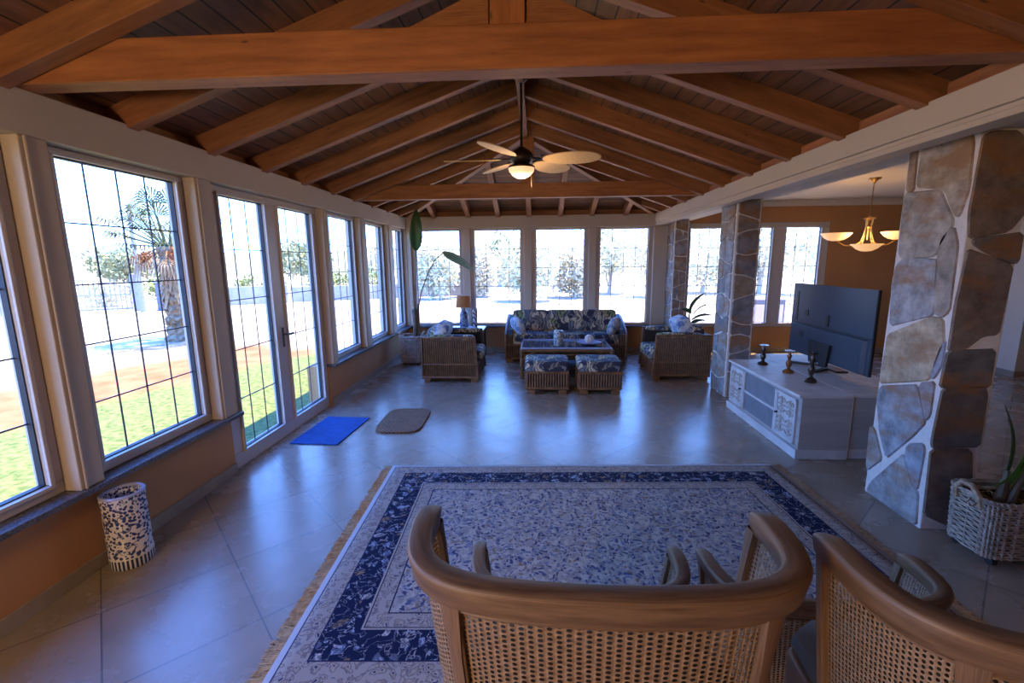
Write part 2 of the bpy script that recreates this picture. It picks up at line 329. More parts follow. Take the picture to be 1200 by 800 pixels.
def sisal():
    m, t, b = newmat('woven_sisal'); v = coords(t); wv = N(t, 'ShaderNodeTexWave', i_Scale=16.0, i_Distortion=3.0, bands_direction='DIAGONAL'); t.links.new(v, wv.inputs['Vector'])
    r = ramp(t, [(0.2, (0.07, 0.035, 0.018)), (0.7, (0.30, 0.17, 0.085))]); t.links.new(math_(t, 'MULTIPLY', wv.outputs['Fac'], math_(t, 'MULTIPLY', noise_(t, v, 20), 1.8)), r.inputs[0]); t.links.new(r.outputs[0], b.inputs['Base Color']); b.inputs['Roughness'].default_value = 0.9
    bump(t, b, wv.outputs['Fac'], 0.8, 0.01); return m
M['sisal'] = sisal()
def cane():
    m, t, b = newmat('woven_chair_cane')
    tcn = t.nodes.new('ShaderNodeTexCoord'); s = t.nodes.new('ShaderNodeSeparateXYZ'); t.links.new(tcn.outputs['UV'], s.inputs[0])
    P = 0.0115; P2 = 0.0115
    u = math_(t, 'DIVIDE', s.outputs[0], P); vq = math_(t, 'DIVIDE', s.outputs[1], P2)
    def d2(a, bb):
        fa = math_(t, 'SUBTRACT', math_(t, 'FRACT', a), 0.5); fb = math_(t, 'SUBTRACT', math_(t, 'FRACT', bb), 0.5)
        fa = math_(t, 'MULTIPLY', fa, 1.15); return math_(t, 'SQRT', math_(t, 'ADD', math_(t, 'MULTIPLY', fa, fa), math_(t, 'MULTIPLY', fb, fb)))
    # hexagonal holes: alternate columns are staggered half a step
    stag = math_(t, 'MULTIPLY', math_(t, 'MODULO', math_(t, 'FLOOR', u), 2.0), 0.5)
    dd = d2(u, math_(t, 'ADD', vq, stag))
    hole = math_(t, 'LESS_THAN', dd, 0.33)
    f = noise_(t, tcn.outputs['UV'], 90, 3); r = ramp(t, [(0.3, (0.15, 0.095, 0.052)), (0.7, (0.29, 0.20, 0.12))]); t.links.new(f, r.inputs[0]); t.links.new(r.outputs[0], b.inputs['Base Color']); b.inputs['Roughness'].default_value = 0.5
    bump(t, b, dd, 0.8, 0.004)
    tr = t.nodes.new('ShaderNodeBsdfTransparent'); mx = t.nodes.new('ShaderNodeMixShader'); t.links.new(hole, mx.inputs[0]); t.links.new(b.outputs[0], mx.inputs[1]); t.links.new(tr.outputs[0], mx.inputs[2]); t.links.new(mx.outputs[0], t.nodes['Material Output'].inputs[0])
    return m
M['cane'] = cane()
def ground_mat():
    m, t, b = newmat('lawn_dirt_and_sand_ground')
    v = coords(t); s = t.nodes.new('ShaderNodeSeparateXYZ'); t.links.new(v, s.inputs[0]); X, Y = s.outputs[0], s.outputs[1]
    wob = math_(t, 'MULTIPLY', math_(t, 'SUBTRACT', noise_(t, v, 0.8, 5), 0.5), 1.6)
    g = math_(t, 'ADD', math_(t, 'SUBTRACT', X, math_(t, 'MULTIPLY', math_(t, 'SUBTRACT', Y, 4.7), 0.28)), wob)
    mr = N(t, 'ShaderNodeMapRange', i_1=-20.0, i_2=0.0); t.links.new(g, mr.inputs[0])
    nf = noise_(t, v, 14, 5); n3 = noise_(t, v, 2.2, 4)
    def two(a, c, n=nf):
        r = ramp(t, [(0.35, a), (0.65, c)]); t.links.new(n, r.inputs[0]); return r.outputs[0]
    grass = two((0.055, 0.090, 0.022), (0.15, 0.165, 0.06)); dirt = two((0.19, 0.078, 0.030), (0.26, 0.125, 0.055), n3); tan = two((0.19, 0.15, 0.10), (0.29, 0.24, 0.165), n3); sand = two((0.28, 0.245, 0.19), (0.40, 0.36, 0.30), n3)
    def step(x):   # mr.out value for g
        return (x + 20) / 20
    def sm(lo, hi):
        k = N(t, 'ShaderNodeMapRange', interpolation_type='SMOOTHSTEP', i_1=step(lo), i_2=step(hi)); t.links.new(mr.outputs[0], k.inputs[0]); return k.outputs[0]
    col = mixc(t, sm(-11.2, -10.6), sand, tan)
    col = mixc(t, sm(-9.2, -8.4), col, dirt)
    col = mixc(t, sm(-6.5, -6.1), col, grass)
    # beyond the end of the room everything is pale sand
    k = N(t, 'ShaderNodeMapRange', interpolation_type='SMOOTHSTEP', i_1=8.8, i_2=10.2); t.links.new(math_(t, 'ADD', math_(t, 'ADD', Y, wob), math_(t, 'MULTIPLY', X, 0.15)), k.inputs[0])
    pale = mixc(t, 0.25, sand, tan)
    near_grass = math_(t, 'MULTIPLY', math_(t, 'GREATER_THAN', X, -8.0), k.outputs[0])
    col = mixc(t, near_grass, col, pale)
    t.links.new(col, b.inputs['Base Color']); b.inputs['Roughness'].default_value = 0.95; b.inputs['Specular IOR Level'].default_value = 0.1
    bump(t, b, nf, 0.6, 0.05)
    return m
M['ground'] = ground_mat()

# ------------------------------------------------------------------ mesh helpers
class MB:
    def __init__(s): s.v = []; s.f = []; s.uv = []; s.c = []; s.cc = None; s.T = None
    def add(s, vs, fs, uvs=None):
        o = len(s.v)
        for p in vs:
            p = Vector(p)
            s.v.append(s.T @ p if s.T else p)
        for i, f in enumerate(fs):
            s.f.append([o + k for k in f]); s.uv.append(uvs[i] if uvs else None); s.c.append(s.cc)
        return s
    def beam(s, p0, p1, w, h, up=(0, 0, 1)):
        """box from p0 to p1, w wide, h high, centred; UV runs along the grain"""
        p0 = Vector(p0); p1 = Vector(p1); d = (p1 - p0); L = d.length; d.normalize(); u = Vector(up); r = d.cross(u).normalized(); u = r.cross(d).normalized()
        vs = []
        for p in (p0, p1):
            for a, b in ((-1, -1), (1, -1), (1, 1), (-1, 1)): vs.append(p + r * (a * w / 2) + u * (b * h / 2))
        fs = []; uvs = []; o = random.random() * 40; per = [w, h, w, h]; acc = random.random() * 7
        for i in range(4):
            j = (i + 1) % 4; fs.append([i, i + 4, j + 4, j]); uvs.append([(o, acc), (o + L, acc), (o + L, acc + per[i]), (o, acc + per[i])]); acc += per[i]
        fs.append([0, 1, 2, 3]); uvs.append([(o, 0), (o + w * .2, 0), (o + w * .2, h), (o, h)])
        fs.append([7, 6, 5, 4]); uvs.append([(o, 0), (o + w * .2, 0), (o + w * .2, h), (o, h)])
        return s.add(vs, fs, uvs)
    def box(s, x0, x1, y0, y1, z0, z1):
        L = (x1 - x0, y1 - y0, z1 - z0); a = L.index(max(L)); c = [(x0 + x1) / 2, (y0 + y1) / 2, (z0 + z1) / 2]
        p0 = list(c); p1 = list(c); p0[a] = (x0, y0, z0)[a]; p1[a] = (x1, y1, z1)[a]
        if a == 0: return s.beam(p0, p1, L[1], L[2])
        if a == 1: return s.beam(p0, p1, L[0], L[2])
        return s.beam(p0, p1, L[1], L[0], (1, 0, 0))
    def tube(s, pts, r, n=8, cap=True, close=False):
        pts = [Vector(p) for p in pts]; m = len(pts); rs = r if isinstance(r, (list, tuple)) else [r] * m
        vs = []; fs = []; uvs = []; prev = None; acc = 0; al = []
        for i, p in enumerate(pts):
            a = pts[(i - 1) % m] if (i or close) else p; b = pts[(i + 1) % m] if (i < m - 1 or close) else p
            t = (b - a)
            if t.length < 1e-9: t = Vector((0, 0, 1))
            t.normalize()
            if prev is None:
                q = Vector((0, 0, 1)) if abs(t.z) < .9 else Vector((1, 0, 0)); x = t.cross(q).normalized()
            else:
                x = prev - t * prev.dot(t); x = x.normalized() if x.length > 1e-6 else t.orthogonal().normalized()
            prev = x; y = t.cross(x)
            if i: acc += (p - pts[i - 1]).length
            al.append(acc)
            for k in range(n):
                an = 2 * PI * k / n; vs.append(p + (x * math.cos(an) + y * math.sin(an)) * rs[i])
        segs = m if close else m - 1
        for i in range(segs):
            j = (i + 1) % m
            for k in range(n):
                l = (k + 1) % n; fs.append([i * n + k, i * n + l, j * n + l, j * n + k]); aj = al[j] if j else acc + .02
                uvs.append([(al[i], k * .02), (al[i], k * .02 + .02), (aj, k * .02 + .02), (aj, k * .02)])
        if cap and not close:
            fs.append(list(range(n))[::-1]); uvs.append([(0, 0)] * n); fs.append([(m - 1) * n + k for k in range(n)]); uvs.append([(0, 0)] * n)
        return s.add(vs, fs, uvs)
    def lathe(s, prof, c=(0, 0, 0), n=24):
        vs = []; fs = []; c = Vector(c)
        for r, z in prof:
            for k in range(n):
                a = 2 * PI * k / n; vs.append(c + Vector((r * math.cos(a), r * math.sin(a), z)))
        for i in range(len(prof) - 1):
            for k in range(n):
                l = (k + 1) % n; fs.append([i * n + k, i * n + l, (i + 1) * n + l, (i + 1) * n + k])
        if prof[0][0] > 1e-4: fs.append(list(range(n))[::-1])
        if prof[-1][0] > 1e-4: fs.append([(len(prof) - 1) * n + k for k in range(n)])
        return s.add(vs, fs)
    def grid(s, rows, uvf=None, close=False):
        m = len(rows); n = len(rows[0]); vs = [p for r in rows for p in r]; fs = []; uvs = []
        for i in range(m - 1):
            for j in range(n if close else n - 1):
                k = (j + 1) % n; fs.append([i * n + j, i * n + k, (i + 1) * n + k, (i + 1) * n + j])
                uvs.append([uvf(i, j), uvf(i, j + 1), uvf(i + 1, j + 1), uvf(i + 1, j)] if uvf else [(i, j), (i, j + 1), (i + 1, j + 1), (i + 1, j)])
        return s.add(vs, fs, uvs)
    def prism(s, poly, h, xf):
        """extrude a 2D polygon by h; xf maps (a,b,depth) to 3D"""
        n = len(poly); vs = [xf(a, b, 0) for a, b in poly] + [xf(a, b, h) for a, b in poly]
        fs = [list(range(n)), [n + k for k in range(n)][::-1]] + [[k, n + k, n + (k + 1) % n, (k + 1) % n] for k in range(n)]
        return s.add(vs, fs)
    def pillow(s, c, sz, puff=0.5, n=8, R=None):
        """soft box: superellipsoid"""
        rows = []; nu = 20; nv = 12; c = Vector(c)
        def sp(x, e): return math.copysign(abs(x) ** e, x)
        for i in range(nv + 1):
            ph = -PI / 2 + PI * i / nv; row = []
            for j in range(nu):
                th = 2 * PI * j / nu; p = Vector((sz[0] / 2 * sp(math.cos(ph), puff) * sp(math.cos(th), puff * .6), sz[1] / 2 * sp(math.cos(ph), puff) * sp(math.sin(th), puff * .6), sz[2] / 2 * sp(math.sin(ph), puff)))
                if R: p = R @ p
                row.append(c + p)
            rows.append(row)
        return s.grid(rows, close=True)
    def build(s, name, mat, parent=None, smooth=False, bevel=0, world=False, solid=0, sub=0):
        me = bpy.data.meshes.new(name); vs = s.v
        if world and parent:
            r = parent
            while r.parent: r = r.parent
            inv = (Matrix.Translation(r.location) @ r.rotation_euler.to_matrix().to_4x4()).inverted(); vs = [inv @ p for p in vs]
        me.from_pydata([tuple(p) for p in vs], [], s.f)
        ul = me.uv_layers.new(name='UVMap').data; li = 0
        for fi, f in enumerate(s.f):
            for k in range(len(f)):
                if s.uv[fi]: ul[li].uv = s.uv[fi][k]
                li += 1
        if any(c is not None for c in s.c):
            ca = me.color_attributes.new('Col', 'FLOAT_COLOR', 'CORNER'); li = 0
            for fi, f in enumerate(s.f):
                for k in range(len(f)): ca.data[li].color = c4(s.c[fi] or (1, 1, 1)); li += 1
        bm = bmesh.new(); bm.from_mesh(me); bmesh.ops.recalc_face_normals(bm, faces=bm.faces); bm.to_mesh(me); bm.free()
        me.materials.append(mat)
        if smooth:
            for p in me.polygons: p.use_smooth = True
            me.set_sharp_from_angle(angle=math.radians(42))
        o = bpy.data.objects.new(name, me); COL.objects.link(o)
        if parent: o.parent = parent
        if solid: q = o.modifiers.new('solid', 'SOLIDIFY'); q.thickness = solid; q.offset = 0
        if bevel: q = o.modifiers.new('bevel', 'BEVEL'); q.width = bevel; q.segments = 2; q.limit_method = 'ANGLE'
        if sub: q = o.modifiers.new('sub', 'SUBSURF'); q.levels = sub; q.render_levels = sub
        return o
def tag(o, label=None, cat=None, group=None, kind=None):
    if label: o['label'] = label
    if cat: o['category'] = cat
    if group: o['group'] = group
    if kind: o['kind'] = kind
    return o
def thing(name, label, cat, loc=(0, 0, 0), rz=0.0, group=None, kind=None):
    o = bpy.data.objects.new(name, None); COL.objects.link(o); o.location = loc; o.rotation_euler = (0, 0, rz); o.empty_display_size = 0.1
    return tag(o, label, cat, group, kind)
def struct(name): return thing(name, None, None, kind='structure')
def copy_tree(o, parent=None):
    c = o.copy(); COL.objects.link(c)
    if parent: c.parent = parent
    for ch in list(o.children): copy_tree(ch, c)
    return c

# ================================================================== SETTING
def sbox(name, mat, *boxes, kind='structure', bevel=0, parent=None):
    b = MB()
    for q in boxes: b.box(*q)
    o = b.build(name, mat, parent, bevel=bevel)
    if not parent: tag(o, kind=kind)
    return o
YB, YF = -2.2, 8.88      # back and far wall faces
sbox('floor', M['floor'], (-2.6, 9.0, YB, 8.95, -0.15, 0.0))
gr = MB(); nx = 60; gr.grid([[Vector((-120 + 260 * i / nx, -60 + 260 * j / nx, -0.151)) for j in range(nx + 1)] for i in range(nx + 1)])
tag(gr.build('ground', M['ground']), kind='structure')

# ---- left wall
wl = struct('wall_left')
sbox('parapet', M['orange'], (-2.85, -2.57, YB, 3.53, -0.15, 0.495), (-2.85, -2.57, 5.37, 8.95, -0.15, 0.495), parent=wl)
sbox('header', M['white'], (-2.72, -2.50, YB, 9.0, 2.38, 2.60), parent=wl, bevel=0.006)
PIL = [(-0.40, -0.25), (0.80, 0.95), (2.20, 2.34), (3.35, 3.53), (5.37, 5.50), (6.50, 6.72), (7.72, 7.95), (8.79, 9.0)]
for a, b_ in PIL: sbox('pilaster', M['white'], (-2.72, -2.50, a, b_, 0.53, 2.38), (-2.50, -2.488, a + 0.02, a + 0.035, 0.53, 2.38), parent=wl, bevel=0.006)
sbox('window_sill', M['granite'], (-2.66, -2.475, YB, 3.575, 0.497, 0.53), (-2.66, -2.475, 5.36, 8.80, 0.497, 0.53), parent=wl, bevel=0.004)
b = MB(); b.box(-2.57, -2.552, YB, 3.53, 0, 0.085); b.box(-2.57, -2.552, 5.37, 8.88, 0, 0.085); b.box(-2.70, -2.552, 5.37, 5.388, 0, 0.085)
tag(b.build('baseboard_left', M['skirting'], bevel=0.002), kind='structure')

# ---- windows: P(a, d, z) maps wall coordinate, depth into the room and height
def window(name, P, a0, a1, z0, z1, panes, rows, cols, gz0, gz1, door=False):
    """panes: list of (glass a0, glass a1); frame fills the rest"""
    t = struct(name)
    def pbox(mb, A0, A1, D0, D1, Z0, Z1):
        p = P(A0, D0, Z0); q = P(A1, D1, Z1); mb.box(*[c for k in range(3) for c in (min(p[k], q[k]), max(p[k], q[k]))])
    f = MB(); D0, D1 = -0.03, 0.045
    pbox(f, a0, a1, D0, D1, gz1, z1); pbox(f, a0, a1, D0, D1, z0, gz0)
    edges = [a0] + [x for p in panes for x in p] + [a1]
    for i in range(0, len(edges), 2): pbox(f, edges[i], edges[i + 1], D0, D1, gz0, gz1)
    fr = f.build('frame', M['frame'], t, bevel=0.008)
    bd = MB(); gk = MB(); ld = MB()
    for g0, g1 in panes:
        # stepped sash bead around each pane
        s0, s1, q0, q1 = g0 - 0.022, g1 + 0.022, gz0 - 0.022, gz1 + 0.022
        pbox(bd, s0, s1, 0.045, 0.062, gz1, q1); pbox(bd, s0, s1, 0.045, 0.062, q0, gz0); pbox(bd, s0, g0, 0.045, 0.062, gz0, gz1); pbox(bd, g1, s1, 0.045, 0.062, gz0, gz1)
        k = 0.007
        pbox(gk, g0, g1, -0.004, 0.03, gz0, gz0 + k); pbox(gk, g0, g1, -0.004, 0.03, gz1 - k, gz1); pbox(gk, g0, g0 + k, -0.004, 0.03, gz0 + k, gz1 - k); pbox(gk, g1 - k, g1, -0.004, 0.03, gz0 + k, gz1 - k)
        for i in range(1, cols): a = g0 + (g1 - g0) * i / cols; pbox(ld, a - 0.004, a + 0.004, 0.0, 0.006, gz0, gz1)
        for i in range(1, rows): z = gz0 + (gz1 - gz0) * i / rows; pbox(ld, g0, g1, 0.0, 0.006, z - 0.004, z + 0.004)
        gl = MB(); pbox(gl, g0, g1, -0.006, -0.002, gz0, gz1); gl.build('glass_pane', M['glass'], t)
    bd.build('sash_bead', M['frame'], t, bevel=0.003); gk.build('gasket', M['rubber'], t); ld.build('lead_grid', M['lead'], t)
    if door:
        h = MB(); mid = (panes[0][1] + panes[1][0]) / 2 - 0.01
        pbox(h, mid - 0.012, mid + 0.012, 0.062, 0.072, 0.92, 1.12); h.tube([P(mid, 0.07, 1.05), P(mid, 0.11, 1.05), P(mid + 0.11, 0.115, 1.05)], 0.009)
        h.build('door_handle', M['handle'], t, bevel=0.002)
    return t
PL = lambda a, d, z: (-2.635 + d, a, z)
LW = [(-1.42, -0.40), (-0.25, 0.80), (0.95, 2.20), (2.34, 3.35), (5.50, 6.50), (6.72, 7.72), (7.95, 8.79)]
for i, (a, b_) in enumerate(LW): window('window_%d' % (i + 1), PL, a, b_, 0.53, 2.38, [(a + 0.09, b_ - 0.08)], 5, 4, 0.60, 2.335)
window('door_1', PL, 3.53, 5.37, 0.0, 2.38, [(3.70, 4.33), (4.56, 5.24)], 5, 3, 0.14, 2.31, door=True)

# ---- far wall
wf = struct('wall_far')
sbox('parapet', M['orange'], (-2.85, 2.66, YF, 9.15, -0.15, 0.50), parent=wf)
sbox('header', M['white'], (-2.72, 2.30, 8.80, 9.0, 2.38, 2.60), (2.30, 2.60, 8.87, 9.0, 2.38, 2.60), parent=wf, bevel=0.006)
FW = [(-2.43, -1.42), (-1.29, -0.25), (-0.11, 0.96), (1.10, 2.15)]
for a, b_ in [(-2.50, -2.43), (-1.42, -1.29), (-0.25, -0.11), (0.96, 1.10), (2.15, 2.41)]: sbox('pilaster', M['white'], (a, b_, 8.80, 9.0, 0.53, 2.38), parent=wf, bevel=0.006)
sbox('window_sill', M['granite'], (-2.50, 2.41, 8.775, 8.96, 0.50, 0.53), parent=wf, bevel=0.004)
tag(MB().box(-2.55, 2.40, 8.862, 8.88, 0, 0.085).build('baseboard_far', M['skirting'], bevel=0.002), kind='structure')
PF = lambda a, d, z: (a, 8.935 - d, z)
for i, (a, b_) in enumerate(FW): window('window_%d' % (i + 8), PF, a, b_, 0.53, 2.38, [(a + 0.08, b_ - 0.08)], 5, 4, 0.575, 2.345)

# ---- dining room shell
wd = struct('wall_dining')
sbox('wall_panel', M['orange'], (2.60, 7.3, YF, 9.1, -0.15, 0.49), (2.60, 7.3, YF, 9.1, 2.42, 3.0), (2.60, 2.76, YF, 9.1, 0.49, 2.42), (5.33, 7.3, YF, 9.1, 0.49, 2.42), parent=wd)
tag(MB().box(2.72, 7.05, 8.862, 8.88, 0, 0.085).build('baseboard_dining', M['skirting']), kind='structure')
window('window_12', PF, 2.76, 3.66, 0.49, 2.42, [(2.84, 3.55)], 5, 4, 0.56, 2.33)
window('window_13', PF, 3.66, 5.33, 0.49, 2.42, [(3.76, 4.32), (4.56, 5.18)], 5, 3, 0.56, 2.33)
sbox('wall_right', M['ceil_white'], (7.05, 7.3, 7.0, 8.88, 0, 2.8), (7.3, 9.2, 7.0, 7.2, 0, 2.8), (9.0, 9.2, YB, 7.0, 0, 2.8))
tag(MB().box(7.03, 7.05, 7.0, 8.88, 0, 0.085).box(7.05, 9.0, 6.98, 7.0, 0, 0.085).build('baseboard_right', M['skirting']), kind='structure') if False else None
b = MB(); b.box(7.03, 7.05, 6.98, 8.88, 0, 0.085); b.box(7.05, 9.0, 6.98, 7.0, 0, 0.085); tag(b.build('baseboard_right', M['skirting']), kind='structure')
sbox('wall_back', M['orange'], (-2.85, 9.2, YB - 0.2, YB, -0.15, 3.7))
sbox('ceiling', M['ceil_white'], (2.80, 9.2, YB, 9.1, 2.80, 3.0))
b = MB()
prof = [(0, -0.10), (-0.02, -0.10), (-0.035, -0.05), (-0.085, -0.018), (-0.085, 0), (0, 0)]
b.prism([(y, z) for y, z in prof], 4.25, lambda a, z, d: (2.80 + d, 8.88 + a, 2.80 + z)); tag(b.build('trim_1', M['ceil_white']), kind='structure')

# ---- white header beam and soffit between the sunroom and the dining room
b = MB(); b.box(2.155, 2.30, YB, 8.99, 2.452, 2.60); b.box(2.175, 2.28, YB, 8.80, 2.425, 2.452); b.box(2.165, 2.30, YB, 8.80, 2.39, 2.425)
tag(b.build('trim_2', M['white'], bevel=0.005), kind='structure')
sbox('trim_3', M['ceil_white'], (2.30, 2.80, YB, 8.88, 2.465, 2.80))

# ================================================================== ROOF
SL = 0.35; RX = -0.165; XL = -2.43; XR = 2.10; ZB = 2.60; YH = 6.45; YE = 8.72; OF = 0.172
zr = ZB + SL * (RX - XL)
roof = struct('roof')
def zs(x): return ZB + SL * ((x - XL) if x < RX else (XR - x))
def roofpoly(name, pts, uvax):
    n = len(pts); b = MB(); b.add(pts, [list(range(n))], [[uvax(p) for p in pts]]); o = b.build(name, M['plank'], roof, solid=0.03); return o
def zl(x): return ZB + SL * (x - XL) + OF
EX = -2.98
roofpoly('plank_lining', [(EX, YB - .2, zl(EX)), (RX, YB - .2, zl(RX)), (RX, YH, zl(RX)), (EX, YE + (XL - EX), zl(EX))], lambda p: (p[1], p[0] * 1.06))
def zrr(x): return ZB + SL * (XR - x) + OF
roofpoly('plank_lining', [(2.45, YB - .2, zrr(2.45)), (2.45, YE + .35, zrr(2.45)), (RX, YH, zrr(RX)), (RX, YB - .2, zrr(RX))], lambda p: (p[1] + 3.3, p[0] * 1.06))
def zf(y): return ZB + SL * (YE - y) + OF
roofpoly('plank_lining', [(EX, YE + (XL - EX), zf(YE + (XL - EX))), (RX, YH, zf(YH)), (2.45, YE + .35, zf(YE + .35)), (2.45, YE + (XL - EX), zf(YE + (XL - EX)))], lambda p: (p[0], p[1] * 1.06))
RW, RH = 0.085, 0.162
def rafter(p0, p1): MB().beam(p0, p1, RW, RH).build('rafter', M['rafter'], roof, bevel=0.003)
c_ = RH / 2 * 1.06
RY = [-1.32, -0.62, 0.08, 0.78, 1.48, 2.165, 2.88, 3.57, 4.27, 4.97, 5.68, 6.35]
for y in RY:
    rafter((-2.72, y, zs(-2.72) + c_), (RX - 0.02, y, zr + c_)); rafter((2.30, y, zs(2.30) + c_), (RX + 0.02, y, zr + c_))
for y in (7.05, 7.75, 8.4):
    xh = XL + (YE - y); rafter((-2.72, y, zs(-2.72) + c_), (xh, y, zs(xh) + c_)); xh = XR - (YE - y); rafter((2.30, y, zs(2.30) + c_), (xh, y, zs(xh) + c_))
for x in (-1.95, -1.3, -0.74, -0.165, 0.42, 1.0, 1.62):
    yh = YE - (min(x - XL, XR - x)); rafter((x, 8.95, ZB - SL * .23 + c_), (x, yh, zs(x) + c_))
for xa, ya in ((XL, YE), (XR, YE)):
    MB().beam((xa, ya, ZB + c_ - .02), (RX, YH, zr + c_ - .02), 0.09, 0.18).build('hip_rafter', M['rafter'], roof, bevel=0.003)
MB().beam((RX, YB, zr + 0.055), (RX, YH + .02, zr + 0.055), 0.07, 0.20).build('ridge_board', M['rafter'], roof, bevel=0.003)
b = MB(); ys = RY + [7.05, 7.75, 8.4]
ys = ys + [9.0]
for i in range(len(ys) - 1):
    b.box(-2.66, -2.63, ys[i] + .045, ys[i + 1] - .045, 2.60, 2.71)
b.box(-2.70, -2.66, 8.3, 9.0, 2.55, 2.76)
b.build('eaves_blocking', M['rafter'], roof)
b = MB()
for i in range(len(ys) - 1): b.box(2.20, 2.235, ys[i] + .045, ys[i + 1] - .10, 2.60, 2.675)
b.build('eaves_blocking', M['beam'], roof)
b = MB()
xs = [-2.68, -1.95, -1.3, -0.74, -0.165, 0.42, 1.0, 1.62, 2.34]
for i in range(len(xs) - 1): b.box(xs[i] + .045, xs[i + 1] - .045, 8.90, 8.93, 2.60, 2.70)
b.build('eaves_blocking', M['rafter'], roof)
# tie beams with king posts
def tie(label, y, w, h, post_w, py):
    t = thing('tie_beam', label, 'roof beam', (RX, y, 2.60))
    MB().beam((-2.56, y, ZB + h / 2), (2.24, y, ZB + h / 2), w, h).build('beam', M['beam'], t, bevel=0.006, world=True)
    MB().beam((RX + .03, y, ZB + h), (RX + .03, y, zr + .02), post_w, 0.09, (0, 1, 0)).build('king_post', M['beam'], t, bevel=0.004, world=True)
    return t
t = tie('massive orange-brown timber tie beam crossing the whole room nearest the camera', 2.28, 0.125, 0.185, 0.155, 0)
b = MB()
for s in (-1, 1):
    x0, x1 = (-0.05, 0.32) if s > 0 else (-0.22, -0.62)
    b.prism([(0, 0), (abs(x1 - x0), 0), (0, 0.17)], 0.05, lambda a, z, d, x0=x0, s=s: (x0 + s * a, 2.255 + d, 2.785 + z))
b.build('gusset_board', M['rafter'], t, bevel=0.003, world=True)
tie('distant dark timber tie beam just behind the ceiling fan', 6.45, 0.11, 0.19, 0.17, 0)

# ================================================================== STONE PILLARS
STL = [[(3.374, 2.492), (3.324, 2.489), (3.308, 2.199), (3.365, 2.199)], [(3.273, 2.5), (2.976, 2.485), (2.927, 2.405), (2.913, 2.145), (2.943, 2.004), (2.975, 2.007), (3.057, 2.161), (3.103, 2.183), (3.276, 2.21)], [(3.376, 2.175), (3.104, 2.153), (2.981, 1.96), (3.035, 1.844), (3.074, 1.772), (3.324, 1.753), (3.353, 1.793)], [(2.964, 1.926), (2.921, 1.81), (2.908, 1.444), (2.959, 1.396), (3.006, 1.418), (3.04, 1.719), (3.034, 1.859)], [(3.36, 1.701), (3.293, 1.747), (3.048, 1.73), (3.038, 1.597), (3.023, 1.405), (3.35, 1.29), (3.377, 1.582)], [(3.353, 1.216), (3.042, 1.368), (2.949, 1.371), (2.921, 1.213), (2.983, 0.993), (3.373, 0.861)], [(2.903, 1.245), (2.909, 1.11), (2.936, 1.017), (2.966, 1.009), (2.933, 1.176)], [(3.366, 0.824), (3.063, 0.918), (2.965, 0.706), (3.041, 0.595), (3.226, 0.352), (3.311, 0.512), (3.373, 0.719)], [(3.038, 0.933), (2.934, 0.973), (2.932, 0.777), (2.956, 0.729)], [(3.414, 0.506), (3.368, 0.491), (3.278, 0.319), (3.389, 0.183), (3.404, 0.239)], [(3.061, 0.502), (2.952, 0.556), (2.932, 0.515), (2.941, 0.262), (2.97, 0.268), (3.06, 0.417)], [(3.327, 0.108), (3.088, 0.426), (2.979, 0.242), (2.942, 0.228), (2.916, 0.02), (3.36, 0.018)]]
STD = [[(2.514, 2.408), (2.567, 2.432), (2.699, 2.429), (2.737, 2.34), (2.796, 2.022), (2.728, 1.915), (2.52, 1.877), (2.504, 2.024)], [(2.557, 1.852), (2.797, 1.883), (2.8, 1.727), (2.759, 1.727), (2.646, 1.782), (2.562, 1.822)], [(2.525, 1.784), (2.778, 1.687), (2.76, 1.301), (2.682, 1.301), (2.593, 1.212), (2.506, 1.201), (2.514, 1.472)], [(2.509, 1.18), (2.759, 1.191), (2.764, 0.972), (2.495, 0.97)], [(2.509, 0.937), (2.734, 0.96), (2.759, 0.912), (2.765, 0.589), (2.508, 0.576), (2.494, 0.616)], [(2.495, 0.536), (2.728, 0.542), (2.79, 0.128), (2.75, 0.006), (2.517, 0.122)]]
LIT_COL = [(.30, .20, .13), (.34, .29, .23), (.33, .31, .28), (.28, .25, .22), (.30, .31, .33), (.36, .29, .20), (.24, .26, .32), (.27, .29, .33), (.26, .28, .33), (.26, .25, .24), (.24, .28, .34), (.27, .28, .29)]  # left face: lighter, partly blue, window light put into the stone colours
SHADE_COL = [(.17, .13, .10), (.15, .13, .12), (.16, .13, .11), (.12, .12, .12), (.14, .13, .13), (.15, .12, .10)]  # camera-facing side of the same pillar, its shade put into the stone colours
def soften(poly):
    out = []; n = len(poly)
    for i in range(n):
        p = Vector(poly[i]); a = Vector(poly[i - 1]); c = Vector(poly[(i + 1) % n])
        for q in (a, c):
            d = q - p; L = d.length; k = min(0.02, L * .25); out.append(tuple(p + d * (k / L)) if q is a else None) if q is a else out.append(tuple(p + d * (k / L)))
    return out
def inset(poly, k):
    cx = sum(p[0] for p in poly) / len(poly); cy = sum(p[1] for p in poly) / len(poly); r = []
    for x, y in poly:
        d = math.hypot(x - cx, y - cy) or 1; f = max(0.2, 1 - k / d); r.append((cx + (x - cx) * f, cy + (y - cy) * f))
    return r
